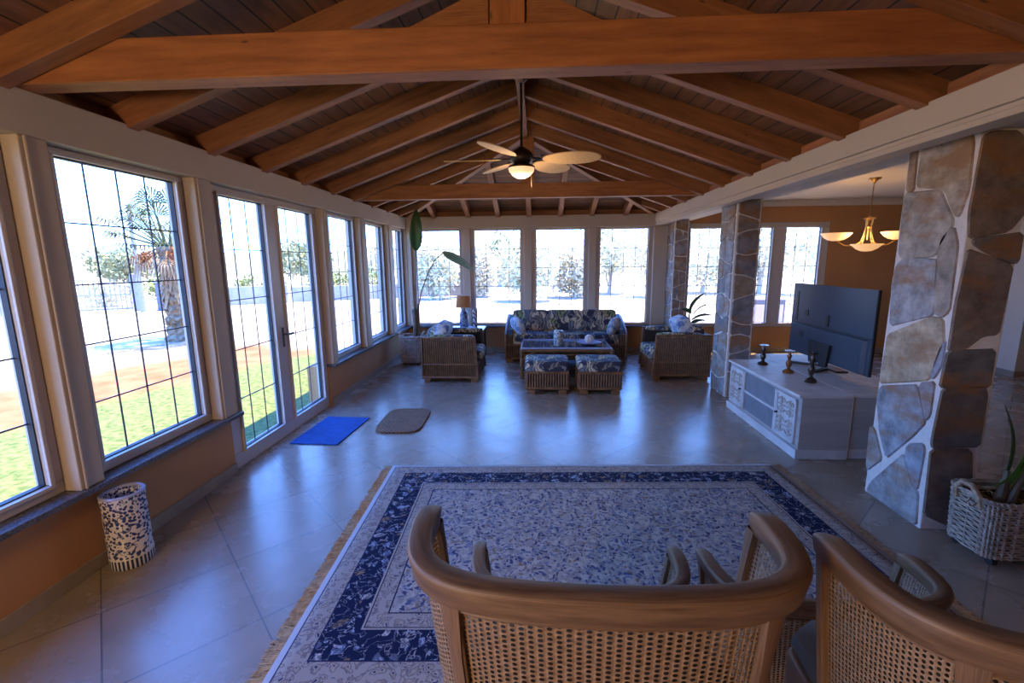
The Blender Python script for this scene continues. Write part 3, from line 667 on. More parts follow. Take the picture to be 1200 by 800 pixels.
def gen_stones(w, h, rng, split=0.6, rh=(0.17, 0.32)):
    z = 0; rows = [0]
    while z < h - 0.12: z += rng.uniform(*rh); rows.append(min(z, h))
    rows[-1] = h
    def lvl(i, x): return rows[i] + (0 if i in (0, len(rows) - 1) else 0.045 * math.sin(x * 9 + i * 2.3))
    out = []
    for i in range(len(rows) - 1):
        cuts = [0, w] if rng.random() > split else [0, w * rng.uniform(.35, .65), w]
        for j in range(len(cuts) - 1):
            a, c = cuts[j], cuts[j + 1]; t0 = rng.uniform(-.03, .03) if j else 0; t1 = rng.uniform(-.03, .03) if j + 2 < len(cuts) else 0
            mid = (a + c) / 2
            out.append([(a + t0, lvl(i, a)), (mid, lvl(i, mid)), (c + t1, lvl(i, c)), (c - t1, lvl(i + 1, c)), (mid, lvl(i + 1, mid)), (a - t0, lvl(i + 1, a))])
    return [inset(p, 0.013) for p in out]
def pillar(label, x0, x1, y0, y1, ztop, seed, left=None, front=None, cols=None, rh=(0.17, .32), split=.6, fsplit=0.0):
    t = thing('stone_pillar', label, 'pillar', ((x0 + x1) / 2, (y0 + y1) / 2, 0)); rng = random.Random(seed)
    MB().box(x0, x1, y0, y1, 0, ztop).build('mortar_core', M['mortar'], t, world=True, bevel=0.008)
    pal = cols or [(.24, .25, .28), (.20, .20, .22), (.28, .27, .26), (.26, .22, .18), (.17, .17, .19), (.22, .20, .19)]
    b = MB(); T = 0.012
    def put(polys, xf, cl, grow=-0.006):
        for i, p in enumerate(polys):
            p = soften(inset(p, grow)); b.cc = cl[i % len(cl)] if cl is not pal else rng.choice(pal)
            n = len(p); q = inset(p, 0.008)
            vs = [xf(a, z, 0) for a, z in p] + [xf(a, z, T) for a, z in q]
            b.add(vs, [[n + k for k in range(n)]] + [[k, (k + 1) % n, n + (k + 1) % n, n + k] for k in range(n)])
    put(left or [[(y0 + .02 + a * .97, z) for a, z in p] for p in gen_stones(y1 - y0 - .02, ztop, rng, split, rh)], lambda a, z, d: (x0 - d, a, z), LIT_COL if left else pal, -0.019 if left else -0.006)
    put(front or [[(x0 + .015 + a, z) for a, z in p] for p in gen_stones(x1 - x0 - .03, ztop, rng, fsplit, rh)], lambda a, z, d: (a, y0 - d, z), SHADE_COL if front else pal, -0.024 if front else -0.006)
    put([[(y0 + .01 + a, z) for a, z in p] for p in gen_stones(y1 - y0 - .02, ztop, rng, split)], lambda a, z, d: (x1 + d, a, z), pal)
    put([[(x0 + .01 + a, z) for a, z in p] for p in gen_stones(x1 - x0 - .02, ztop, rng, .3)], lambda a, z, d: (a, y1 + d, z), pal)
    b.build('flagstone_cladding', M['stone'], t, world=True)
    return t
pillar('tall flagstone pillar with white mortar, nearest the camera at the right', 2.5, 2.80, 2.884, 3.40, 2.465, 3, STL, STD)
pillar('flagstone pillar in the middle, between the television cabinet and the right armchair', 2.41, 2.70, 5.86, 6.33, 2.465, 11)
pillar('narrow flagstone pillar in the far corner behind the right armchair', 2.41, 2.66, 8.42, 8.86, 2.465, 21, split=.7, fsplit=.8)

# ================================================================== RATTAN FURNITURE
def reeds(mb, p0, p1, z0, z1, nrm, pitch=0.033, r=0.012):
    """row of vertical half-sunk reeds between p0 and p1 (x,y)"""
    p0 = Vector((*p0, 0)); p1 = Vector((*p1, 0)); L = (p1 - p0).length; n = max(1, int(L / pitch))
    for i in range(n):
        c = p0.lerp(p1, (i + .5) / n); mb.tube([(c.x, c.y, z0), (c.x, c.y, (z0 + z1) / 2), (c.x, c.y, z1)], r, n=6)
def feet(t, pts, mat='reed', h=0.06, s=0.09):
    for x, y in pts: MB().box(x - s, x + s, y - .035, y + .035, 0, h).build('foot', M[mat], t, bevel=0.01)
def armchair(label, loc, rz):
    t = thing('rattan_armchair', label, 'armchair', loc, rz, 'rattan armchairs of the lounge set')
    # faces +x; depth 0.86, width 0.90
    D, Wd, H = 0.86, 0.88, 0.665; x0, x1, y0, y1 = -D / 2, D / 2, -Wd / 2, Wd / 2
    for y, yi in ((y0, 1), (y1, -1)):
        b = MB(); b.add([(x0 + .02, y + yi * .012, .07), (x1 - .06, y + yi * .012, .07), (x1 - .09, y + yi * .012, H - .01), (x0 + .02, y + yi * .012, H - .01), (x0 + .02, y + yi * .10, .07), (x1 - .06, y + yi * .10, .07), (x1 - .09, y + yi * .10, H - .01), (x0 + .02, y + yi * .10, H - .01)], [[0, 1, 2, 3], [4, 7, 6, 5], [0, 4, 5, 1], [1, 5, 6, 2], [2, 6, 7, 3], [3, 7, 4, 0]])
        b.build('arm_board', M['reed_dark'], t)
        b = MB(); n = 24
        for i in range(n):
            f = (i + .5) / n; xa = x0 + .02 + (D - .08) * f; xb = x0 + .02 + (D - .11) * f
            b.tube([(xa, y, .08), (xb + (xa - xb) * .66, y, .27)], .0115, n=6); b.tube([(xb + (xa - xb) * .66, y, .27), (xb, y, H)], .0115, n=6)
        b.build('reed_panel', M['reed'], t, smooth=True)
        b = MB(); b.tube([(x0, y, .05), (x0, y, H + .005), (x1 - .08, y, H + .005), (x1 - .04, y, .05)], .02, n=8); b.tube([(x0, y, .075), (x1 - .04, y, .075)], .02); b.tube([(x0, y - yi * .008, .27), (x1 - .07, y - yi * .008, .27)], .012)
        b.build('arm_frame', M['reed'], t, smooth=True)
    b = MB(); reeds(b, (x0, y0 + .02), (x0, y1 - .02), .07, H, None); b.build('back_panel', M['reed'], t, smooth=True)
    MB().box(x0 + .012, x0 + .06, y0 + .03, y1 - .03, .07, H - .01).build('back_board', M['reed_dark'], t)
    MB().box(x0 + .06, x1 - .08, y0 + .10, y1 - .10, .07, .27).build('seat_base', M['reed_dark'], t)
    b = MB(); reeds(b, (x1 - .06, y0 + .10), (x1 - .06, y1 - .10), .07, .27, None); b.tube([(x1 - .055, y0, .27), (x1 - .055, y1, .27)], .018); b.build('front_panel', M['reed'], t, smooth=True)
    feet(t, [(x0 + .06, y0 + .03), (x1 - .10, y0 + .03), (x0 + .06, y1 - .03), (x1 - .10, y1 - .03)], s=.05)
    MB().pillow((.06, 0, .37), (.74, Wd - .22, .19), .35).build('seat_cushion', M['fabric'], t, smooth=True)
    MB().pillow((-.27, 0, .58), (.22, Wd - .24, .42), .45, R=Matrix.Rotation(-.15, 3, 'Y')).build('back_cushion', M['fabric'], t, smooth=True)
    for s in (-1, 1): MB().pillow((.0, s * (Wd / 2 - .07), .665), (.66, .15, .075), .5).build('arm_pad', M['fabric'], t, smooth=True)
    return t
armchair('brown rattan armchair at the left beside the tall basket plant', (-1.265, 6.95, 0), 0)
armchair('brown rattan armchair at the right in front of the stone pillars', (2.09, 7.15, 0), PI)
tag(MB().pillow((0, 0, 0), (.20, .52, .34), .5, R=Matrix.Rotation(.35, 3, 'Y')).build('throw_pillow', M['fabric_light'], smooth=True), 'pale blue floral pillow leaning on the back of the left armchair', 'cushion', 'pale printed pillows on the armchairs').location = (-1.45, 6.88, .70)
tag(MB().pillow((0, 0, 0), (.22, .50, .32), .5, R=Matrix.Rotation(-.35, 3, 'Y')).build('throw_pillow', M['fabric_light'], smooth=True), 'pale blue floral pillow lying on top of the right armchair', 'cushion', 'pale printed pillows on the armchairs').location = (2.20, 7.10, .75)

# sofa
t = thing('rattan_sofa', 'three-seat rattan sofa with dark leaf-print cushions under the far windows', 'sofa', (0.49, 8.28, 0))
Wd, D = 2.12, 0.84; x0, x1, y0, y1 = -Wd / 2, Wd / 2, -D / 2, D / 2
for s in (-1, 1):
    xx = s * (Wd / 2 - .02); b = MB(); prof = [(y0, .06), (y1, .06), (y1, .76), (y1 - .25, .72), (y0 + .12, .56), (y0, .50)]
    b.prism(prof, .10, lambda a, z, d, xx=xx, s=s: (xx - s * d - s * .012, a, z)); b.build('arm_board', M['reed_dark'], t)
    b = MB()
    for i in range(26):
        y = y0 + D * (i + .5) / 26; zt = .52 + max(0, (y - y0)) * .30; b.tube([(xx, y, .07), (xx, y, zt)], .013, n=6)
    b.tube([(xx, y0, .05), (xx, y0, .50), (xx, y0 + .12, .56), (xx, y1 - .25, .72), (xx, y1, .76), (xx, y1, .05)], .022); b.tube([(xx, y0, .08), (xx, y1, .08)], .02)
    b.build('arm_panel', M['reed'], t, smooth=True)
    b = MB(); reeds(b, (s * (Wd / 2 - .02), y0), (s * (Wd / 2 - .13), y0), .07, .50, None); b.build('arm_front', M['reed'], t, smooth=True)
b = MB(); reeds(b, (x0 + .13, y0 + .02), (x1 - .13, y0 + .02), .07, .31, None); b.tube([(x0, y0 + .01, .32), (x1, y0 + .01, .32)], .02); b.tube([(x0, y0 + .01, .075), (x1, y0 + .01, .075)], .02); b.build('front_panel', M['reed'], t, smooth=True)
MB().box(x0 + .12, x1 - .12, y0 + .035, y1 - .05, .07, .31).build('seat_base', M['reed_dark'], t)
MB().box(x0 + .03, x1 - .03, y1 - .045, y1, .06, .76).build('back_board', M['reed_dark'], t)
for i in range(3):
    cx = (i - 1) * .62
    MB().pillow((cx, -.05, .41), (.64, .74, .20), .22).build('seat_cushion', M['fabric'], t, smooth=True)
    MB().pillow((cx, .24, .655), (.65, .25, .42), .22, R=Matrix.Rotation(-.12, 3, 'X')).build('back_cushion', M['fabric'], t, smooth=True)
for s in (-1, 1): MB().pillow((s * .93, .0, .585), (.16, .62, .10), .5, R=Matrix.Rotation(.2, 3, 'X')).build('arm_pad', M['fabric'], t, smooth=True)
feet(t, [(x0 + .08, y0 + .03), (x1 - .08, y0 + .03), (x0 + .08, y1 - .04), (x1 - .08, y1 - .04)], s=.06)
for s, lb in ((-1, 'oval leaf-print cushion leaning on the left arm of the sofa'), (1, 'oval leaf-print cushion leaning on the right arm of the sofa')):
    o = MB().pillow((0, 0, 0), (.15, .40, .34), .8, R=Matrix.Rotation(-s * .45, 3, 'Z') @ Matrix.Rotation(s * .35, 3, 'Y')).build('throw_pillow', M['fabric_light'], smooth=True)
    o.location = (0.49 + s * .84, 8.00, .63); tag(o, lb, 'cushion', 'oval cushions on the sofa')

# footstools
def footstool(loc, label):
    t = thing('rattan_footstool', label, 'footstool', loc, 0, 'rattan footstools before the coffee table'); w, d = .28, .24
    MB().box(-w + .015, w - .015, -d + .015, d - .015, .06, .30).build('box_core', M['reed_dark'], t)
    b = MB()
    for a, c in (((-w, -d), (w, -d)), ((-w, d), (w, d)), ((-w, -d), (-w, d)), ((w, -d), (w, d))): reeds(b, a, c, .07, .30, None, .035, .0125)
    b.build('reed_panel', M['reed'], t, smooth=True)
    for z, nm in ((.08, 'bottom_rail'), (.295, 'top_rail')): MB().tube([(-w, -d, z), (w, -d, z), (w, d, z), (-w, d, z)], .018, close=True).build(nm, M['reed'], t, smooth=True)
    feet(t, [(-w + .07, -d + .02), (w - .07, -d + .02), (-w + .07, d - .02), (w - .07, d - .02)], s=.055)
    MB().pillow((0, 0, .375), (w * 2 + .03, d * 2 + .03, .155), .28).build('cushion', M['fabric'], t, smooth=True)
    return t
footstool((.125, 6.17, 0), 'left one of two rattan footstools with leaf-print cushions'); footstool((.825, 6.17, 0), 'right one of two rattan footstools with leaf-print cushions')

# coffee table
t = thing('coffee_table', 'low rattan coffee table with a glass top before the sofa', 'coffee table', (0.43, 7.12, 0)); w, d, h = .67, .38, .47
for sx in (-1, 1):
    for sy in (-1, 1): MB().tube([(sx * w, sy * d, 0), (sx * w, sy * d, h - .02)], .028, n=10).build('leg', M['reed'], t, smooth=True)
b = MB()
for s in (-1, 1):
    b.tube([(-w, s * d, h - .035), (w, s * d, h - .035)], .024); b.tube([(s * w, -d, h - .035), (s * w, d, h - .035)], .024)
    b.tube([(-w, s * d, h - .10), (w, s * d, h - .10)], .012)
    for q in (-1, 1): b.tube([(q * w, s * d, .25), (q * (w - .06), s * d, .34), (q * (w - .20), s * d, h - .05)], .012)
b.build('frame', M['reed'], t, smooth=True)
MB().box(-w + .02, w - .02, -d + .02, d - .02, .12, .14).build('lower_shelf', M['reed_dark'], t)
m_, t_, b_2 = newmat('dark_reflective_glass_top'); b_2.inputs['Base Color'].default_value = (.03, .045, .075, 1); b_2.inputs['Roughness'].default_value = .06; b_2.inputs['Specular IOR Level'].default_value = .8
MB().box(-w + .01, w - .01, -d + .01, d - .01, h - .015, h - .003).build('glass_top', m_, t, bevel=.002)
MB().tube([(-w, -d, h), (w, -d, h), (w, d, h), (-w, d, h)], .016, close=True).build('edge_rim', M['bluewhite_trim'], t, smooth=True)
# on the table
o = MB().lathe([(.0, 0), (.066, 0), (.074, .01), (.076, .10), (.074, .225), (.068, .235), (.060, .235), (.058, .05), (0, .04)], n=24).build('ceramic_jar', M['vase_ceramic'], smooth=True); o.location = (.32, 6.98, h); tag(o, 'pale green and blue cylindrical jar standing on the coffee table', 'jar')
t = thing('ornament_dish', 'shallow blue dish on the right of the coffee table top', 'dish', (.80, 7.08, h)); MB().lathe([(0, 0), (.07, 0), (.10, .012), (.19, .035), (.195, .042), (.10, .022), (0, .015)], n=28).build('dish', M['bluewhite_trim'], t, smooth=True)
o = MB(); rows = []
for i in range(13):
    ph = -PI / 2 + PI * i / 12; rows.append([Vector((math.cos(ph) * math.cos(2 * PI * j / 20), math.cos(ph) * math.sin(2 * PI * j / 20), math.sin(ph))) * (.068 + .006 * math.sin(j * PI * .9) * math.cos(ph)) for j in range(20)])
o.grid(rows, close=True); o = o.build('decorative_ball', M['shell'], smooth=True); o.location = (.80, 7.08, h + .088); tag(o, 'round white and brown patterned ball resting in the blue dish', 'ornament')

# side table, lamp, vase
t = thing('side_table', 'dark square side table in the far left corner carrying a lamp', 'side table', (-1.30, 8.30, 0)); w = .33
for sx in (-1, 1):
    for sy in (-1, 1): MB().tube([(sx * (w - .03), sy * (w - .08), 0), (sx * (w - .03), sy * (w - .08), .52)], .022).build('leg', M['dark_wood'], t, smooth=True)
MB().box(-w, w, -w + .05, w - .05, .525, .55).build('table_top', M['dark_wood'], t, bevel=.006); MB().box(-w + .03, w - .03, -w + .08, w - .08, .45, .525).build('apron', M['dark_wood'], t)
MB().box(-w + .02, w - .02, -w + .07, w - .07, .55, .556).build('glass_inlay', M['bluewhite_trim'], t)
t = thing('table_lamp', 'unlit table lamp with orange drum shade and blue ceramic base', 'lamp', (-1.345, 8.27, .556))
MB().lathe([(0, 0), (.075, 0), (.082, .015), (.080, .20), (.076, .28), (.045, .325), (.022, .345), (.015, .37), (0, .37)], n=24).build('base', M['lamp_ceramic'], t, smooth=True)
MB().tube([(0, 0, .36), (0, 0, .46)], .008).build('stem', M['brass'], t, smooth=True)
MB().lathe([(.145, .39), (.118, .60)], n=28).build('lamp_shade', M['shade'], t, smooth=True, solid=.004)
o = MB().lathe([(0, 0), (.045, 0), (.038, .10), (.05, .28), (.040, .38), (.034, .38), (.040, .28), (.03, .02), (0, .02)], n=20).build('tall_vase', M['striped'], smooth=True); o.location = (-1.14, 8.24, .556); tag(o, 'slim grey striped vase beside the orange-shaded lamp', 'vase')

# ================================================================== BASKETS AND PLANTS
def basket(label, loc, rz, hw, hd, h, flare, rows_, st_n, z0=.05, wheels=True, strand=.006, mat='willow'):
    t = thing('wicker_planter', label, 'planter', loc, rz)
    def ring(z, off=0.0, n=96, ph=0):
        f = 1 + flare * (z - z0) / (h); pts = []
        for i in range(n):
            a = 2 * PI * i / n; ca, sa = math.cos(a), math.sin(a); e = .35
            o_ = off * math.cos(st_n * a / 1.0 + ph)
            x = math.copysign(abs(ca) ** e, ca) * hw * f; y = math.copysign(abs(sa) ** e, sa) * hd * f; L = math.hypot(x, y)
            pts.append(Vector((x * (1 + o_ / L), y * (1 + o_ / L), z)))
        return pts
    b = MB()
    for i in range(rows_): b.tube(ring(z0 + h * (i + .5) / rows_, .007, 96, PI * (i % 2)), strand, n=5, close=True)
    b.build('woven_wall', M[mat], t, smooth=True)
    b = MB(); n = st_n
    for i in range(n):
        a = (i + .5) / n; p = ring(z0, 0, n)[i]; q = ring(z0 + h, 0, n)[i]; b.tube([p, q], strand * 1.1, n=5)
    b.build('stakes', M[mat], t, smooth=True)
    b = MB()
    for k in range(3): b.tube(ring(z0 + h + .004 + (k % 2) * .008, .010, 96, k * 2.1), strand * 1.5, n=6, close=True)
    b.build('braided_rim', M[mat], t, smooth=True)
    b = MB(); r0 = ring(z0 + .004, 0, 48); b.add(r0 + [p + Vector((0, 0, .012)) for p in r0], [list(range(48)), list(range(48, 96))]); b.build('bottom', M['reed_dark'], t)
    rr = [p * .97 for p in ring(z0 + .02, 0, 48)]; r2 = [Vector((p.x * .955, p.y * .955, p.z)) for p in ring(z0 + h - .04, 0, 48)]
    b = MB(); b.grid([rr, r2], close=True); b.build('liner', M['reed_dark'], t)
    sr = [Vector((p.x * .955, p.y * .955, z0 + h - .06)) for p in ring(z0 + h - .05, 0, 48)]
    b = MB(); rws = []
    for k in range(8):
        f = 1 - k / 7.5; rws.append([Vector((p.x * f, p.y * f, p.z + .018 * noise.noise(Vector((p.x * f * 30, p.y * f * 30, 0))) + (1 - f) * .015)) for p in sr])
    b.grid(rws, close=True); b.add([p for p in rws[-1]], [list(range(48))]); b.build('soil', M['soil'], t, smooth=True)
    for s in (-1, 1):
        b = MB(); zt = z0 + h; xx = s * hw * (1 + flare)
        b.tube([(xx, -.075, zt - .05), (xx + s * .012, -.07, zt + .02), (xx + s * .02, -.03, zt + .065), (xx + s * .02, .03, zt + .065), (xx + s * .012, .07, zt + .02), (xx, .075, zt - .05)], .016, n=8); b.build('rope_handle', M['rope'], t, smooth=True)
    if wheels:
        for sx in (-1, 1):
            for sy in (-1, 1): MB().tube([(sx * hw * .75 - .014, sy * hd * .75, .026), (sx * hw * .75 + .014, sy * hd * .75, .026)], .026, n=14).build('caster', M['black'], t)
    return t
basket('square wicker planter on casters beside the left armchair', (-2.19, 7.78, 0), 0, .17, .17, .44, .08, 26, 28)
basket('pale wicker planter with rope handles beside the front stone pillar', (2.795, 2.645, 0), 0, .24, .145, .33, .06, 21, 30)
def leaf(mb, base, tip, width, bendv, fold=.25, n=14):
    base = Vector(base); tip = Vector(tip); d = tip - base; side = d.cross(Vector(bendv)).normalized(); up = side.cross(d).normalized(); rows = []
    for i in range(n + 1):
        f = i / n; c = base + d * f + up * (math.sin(f * PI) * d.length * .10); wd = width * (math.sin(PI * min(1, f ** .75 * .97 + .015)) ** .7)
        rows.append([c + side * (wd * k / 3) + up * (abs(k) / 3 * wd * fold) for k in range(-3, 4)])
    mb.grid(rows)
# tall plant in the left planter
t = thing('banana_plant', 'tall plant with one upright and one drooping leaf rising from the corner basket', 'plant', (-2.12, 7.8, .45))
b = MB(); b.tube([(-2.13, 7.8, .44), (-2.12, 7.8, .7), (-2.13, 7.8, .93), (-2.12, 7.8, 1.0)], [.048, .042, .05, .015], n=10); b.tube([(-2.09, 7.82, .44), (-2.08, 7.81, .8), (-2.07, 7.8, 1.05)], [.035, .032, .012]); b.build('trunk', M['stem'], t, smooth=True, world=True)
MB().tube([(-2.12, 7.8, .9), (-2.085, 7.8, 1.5), (-2.06, 7.8, 2.0), (-2.05, 7.8, 2.3)], [.014, .010, .007, .005]).build('stalk', M['stem'], t, smooth=True, world=True)
MB().tube([(-2.08, 7.8, .9), (-2.0, 7.8, 1.25), (-1.86, 7.8, 1.6), (-1.73, 7.79, 1.80), (-1.58, 7.78, 1.92), (-1.46, 7.77, 1.91)], [.013, .010, .009, .008, .007, .005]).build('stalk', M['stem'], t, smooth=True, world=True)
b = MB(); leaf(b, (-2.055, 7.78, 1.95), (-2.005, 7.72, 2.62), .105, (0.25, -1, 0), .35); b.build('leaf', M['leaf'], t, smooth=True, world=True, solid=.002)
b = MB(); leaf(b, (-1.60, 7.78, 1.925), (-1.07, 7.70, 1.62), .115, (0, .8, 1), -.35); b.build('leaf', M['leaf_pale'], t, smooth=True, world=True, solid=.002)
# plant of the right planter
t = thing('potted_palm', 'leafy plant with dark fibrous stem in the front right basket', 'plant', (2.68, 2.63, .30))
PSH = Matrix.Translation((-.225, 0, .04))
b = MB(); b.T = PSH
for i, (x, y, s_) in enumerate([(2.90, 2.62, .030), (2.94, 2.60, .024), (2.98, 2.64, .02)]): b.tube([(x, y, .26), (x + .01, y - .01, .36), (x + .03 * (i + 1), y, .50)], [s_, s_ * .9, s_ * .4], n=8)
b.build('trunk', M['stem'], t, smooth=True, world=True)
rng = random.Random(5)
for i, (bx, tx, ty, tz, mt) in enumerate([(2.87, 2.93, 2.55, .68, 'leaf_fresh'), (2.92, 2.99, 2.60, .62, 'leaf_fresh'), (2.92, 2.98, 2.62, .98, 'stem'), (2.96, 3.12, 2.56, .80, 'leaf_fresh'), (2.98, 3.22, 2.66, .75, 'stem'), (2.9, 3.02, 2.8, .85, 'leaf'), (3.0, 3.3, 2.7, .6, 'leaf')]):
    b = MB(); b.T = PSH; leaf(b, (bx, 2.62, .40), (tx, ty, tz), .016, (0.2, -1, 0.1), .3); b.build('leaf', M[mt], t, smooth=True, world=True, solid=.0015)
b = MB(); b.T = PSH
for i in range(26):
    a = rng.uniform(0, 2 * PI); r_ = rng.uniform(.03, .16); x, y = 2.86 + r_ * math.cos(a) * 1.1, 2.63 + r_ * math.sin(a) * .8; b.tube([(x, y, .30), (x + rng.uniform(-.05, .05), y + rng.uniform(-.05, .05), .33), (x + rng.uniform(-.09, .09), y + rng.uniform(-.08, .08), .31)], .0035, n=4)
b.build('dry_leaf_litter', M['frond_dry'], t, world=True)
# plant behind right armchair
t = thing('potted_plant', 'small dark plant standing behind the right armchair', 'plant', (2.62, 7.95, 0))
MB().lathe([(0, 0), (.13, 0), (.17, .30), (.18, .32), (.15, .32), (.14, .28), (0, .27)], n=22).build('pot', M['dark_wood'], t, smooth=True)
MB().tube([(0, 0, .27), (.0, 0, .6), (-.03, 0, .82), (.02, -.02, 1.02)], [.02, .016, .012, .007]).build('stem', M['stem'], t, smooth=True)
for p, q, w_ in (((-.03, 0, .86), (.20, -.03, 1.20), .06), ((0, 0, .85), (-.22, -.05, .93), .06), ((.0, 0, .72), (.36, -.02, .82), .07), ((.02, 0, .8), (.33, .1, 1.0), .05), ((0, 0, .7), (-.15, .1, .80), .06), ((0, 0, .65), (.22, -.12, .74), .08)):
    b = MB(); leaf(b, p, q, w_, (0, .5, 1), .3); b.build('leaf', M['leaf'], t, smooth=True, solid=.002)

# ================================================================== UMBRELLA STAND, RUGS
o = MB().lathe([(0, 0), (.104, 0), (.109, .006), (.109, .065), (.107, .10), (.107, .41), (.110, .425), (.110, .445), (.103, .452), (.092, .449), (.088, .43), (.088, .03), (0, .03)], n=48)
o = o.build('umbrella_stand', M['porcelain'], smooth=True); o.location = (-2.432, 2.36, 0); tag(o, 'blue and white porcelain cylinder umbrella stand on the floor by the left wall', 'umbrella stand')
RWd, RL = 3.27, 2.12
M['rug'] = rug_mat(RWd, RL)
t = thing('persian_rug', 'large blue and cream floral Persian rug on the tiled floor', 'rug', (0.43, 2.68, 0), .046)
b = MB(); nn = 40; b.grid([[Vector((-RWd / 2 + RWd * i / nn, -RL / 2 + RL * j / nn, .011 + .0025 * noise.noise(Vector((i * .4, j * .35, 1))))) for j in range(nn + 1)] for i in range(nn + 1)]); b.build('pile', M['rug'], t, smooth=True, solid=.014)
rng = random.Random(3)
for s in (-1, 1):
    b = MB()
    for i in range(620):
        y = -RL / 2 + RL * (i + rng.random()) / 620; L = rng.uniform(.05, .085); k = rng.uniform(-.03, .03) + .02 * math.sin(y * 14)
        b.tube([(s * RWd / 2, y, .014), (s * (RWd / 2 + L * .5), y + k * .4, .010), (s * (RWd / 2 + L), y + k, .004)], .0028, n=3, cap=False)
    b.build('fringe', M['fringe'], t)
o = MB(); o.prism([(-.245, -.40), (.245, -.40), (.25, .39), (-.25, .39)], .012, lambda a, c, d: (a, c, d)); o = o.build('door_mat', M['blue_rug'], bevel=.004); o.location = (-2.18, 4.53, 0.0); o.rotation_euler = (0, 0, -.04); tag(o, 'bright blue rectangular mat on the tiles before the glass door', 'mat')
b = MB(); pts = []
for i in range(48):
    a = 2 * PI * i / 48; ca, sa = math.cos(a), math.sin(a); e_ = .42; pts.append((math.copysign(abs(ca) ** e_, ca) * .25, math.copysign(abs(sa) ** e_, sa) * .39))
b.prism(pts, .02, lambda a, c, d: (a, c, d)); o = b.build('door_mat', M['sisal'], bevel=.006); o.location = (-1.495, 4.84, 0.0); o.rotation_euler = (0, 0, .03); tag(o, 'brown woven fibre mat with rounded corners beside the blue mat', 'mat')

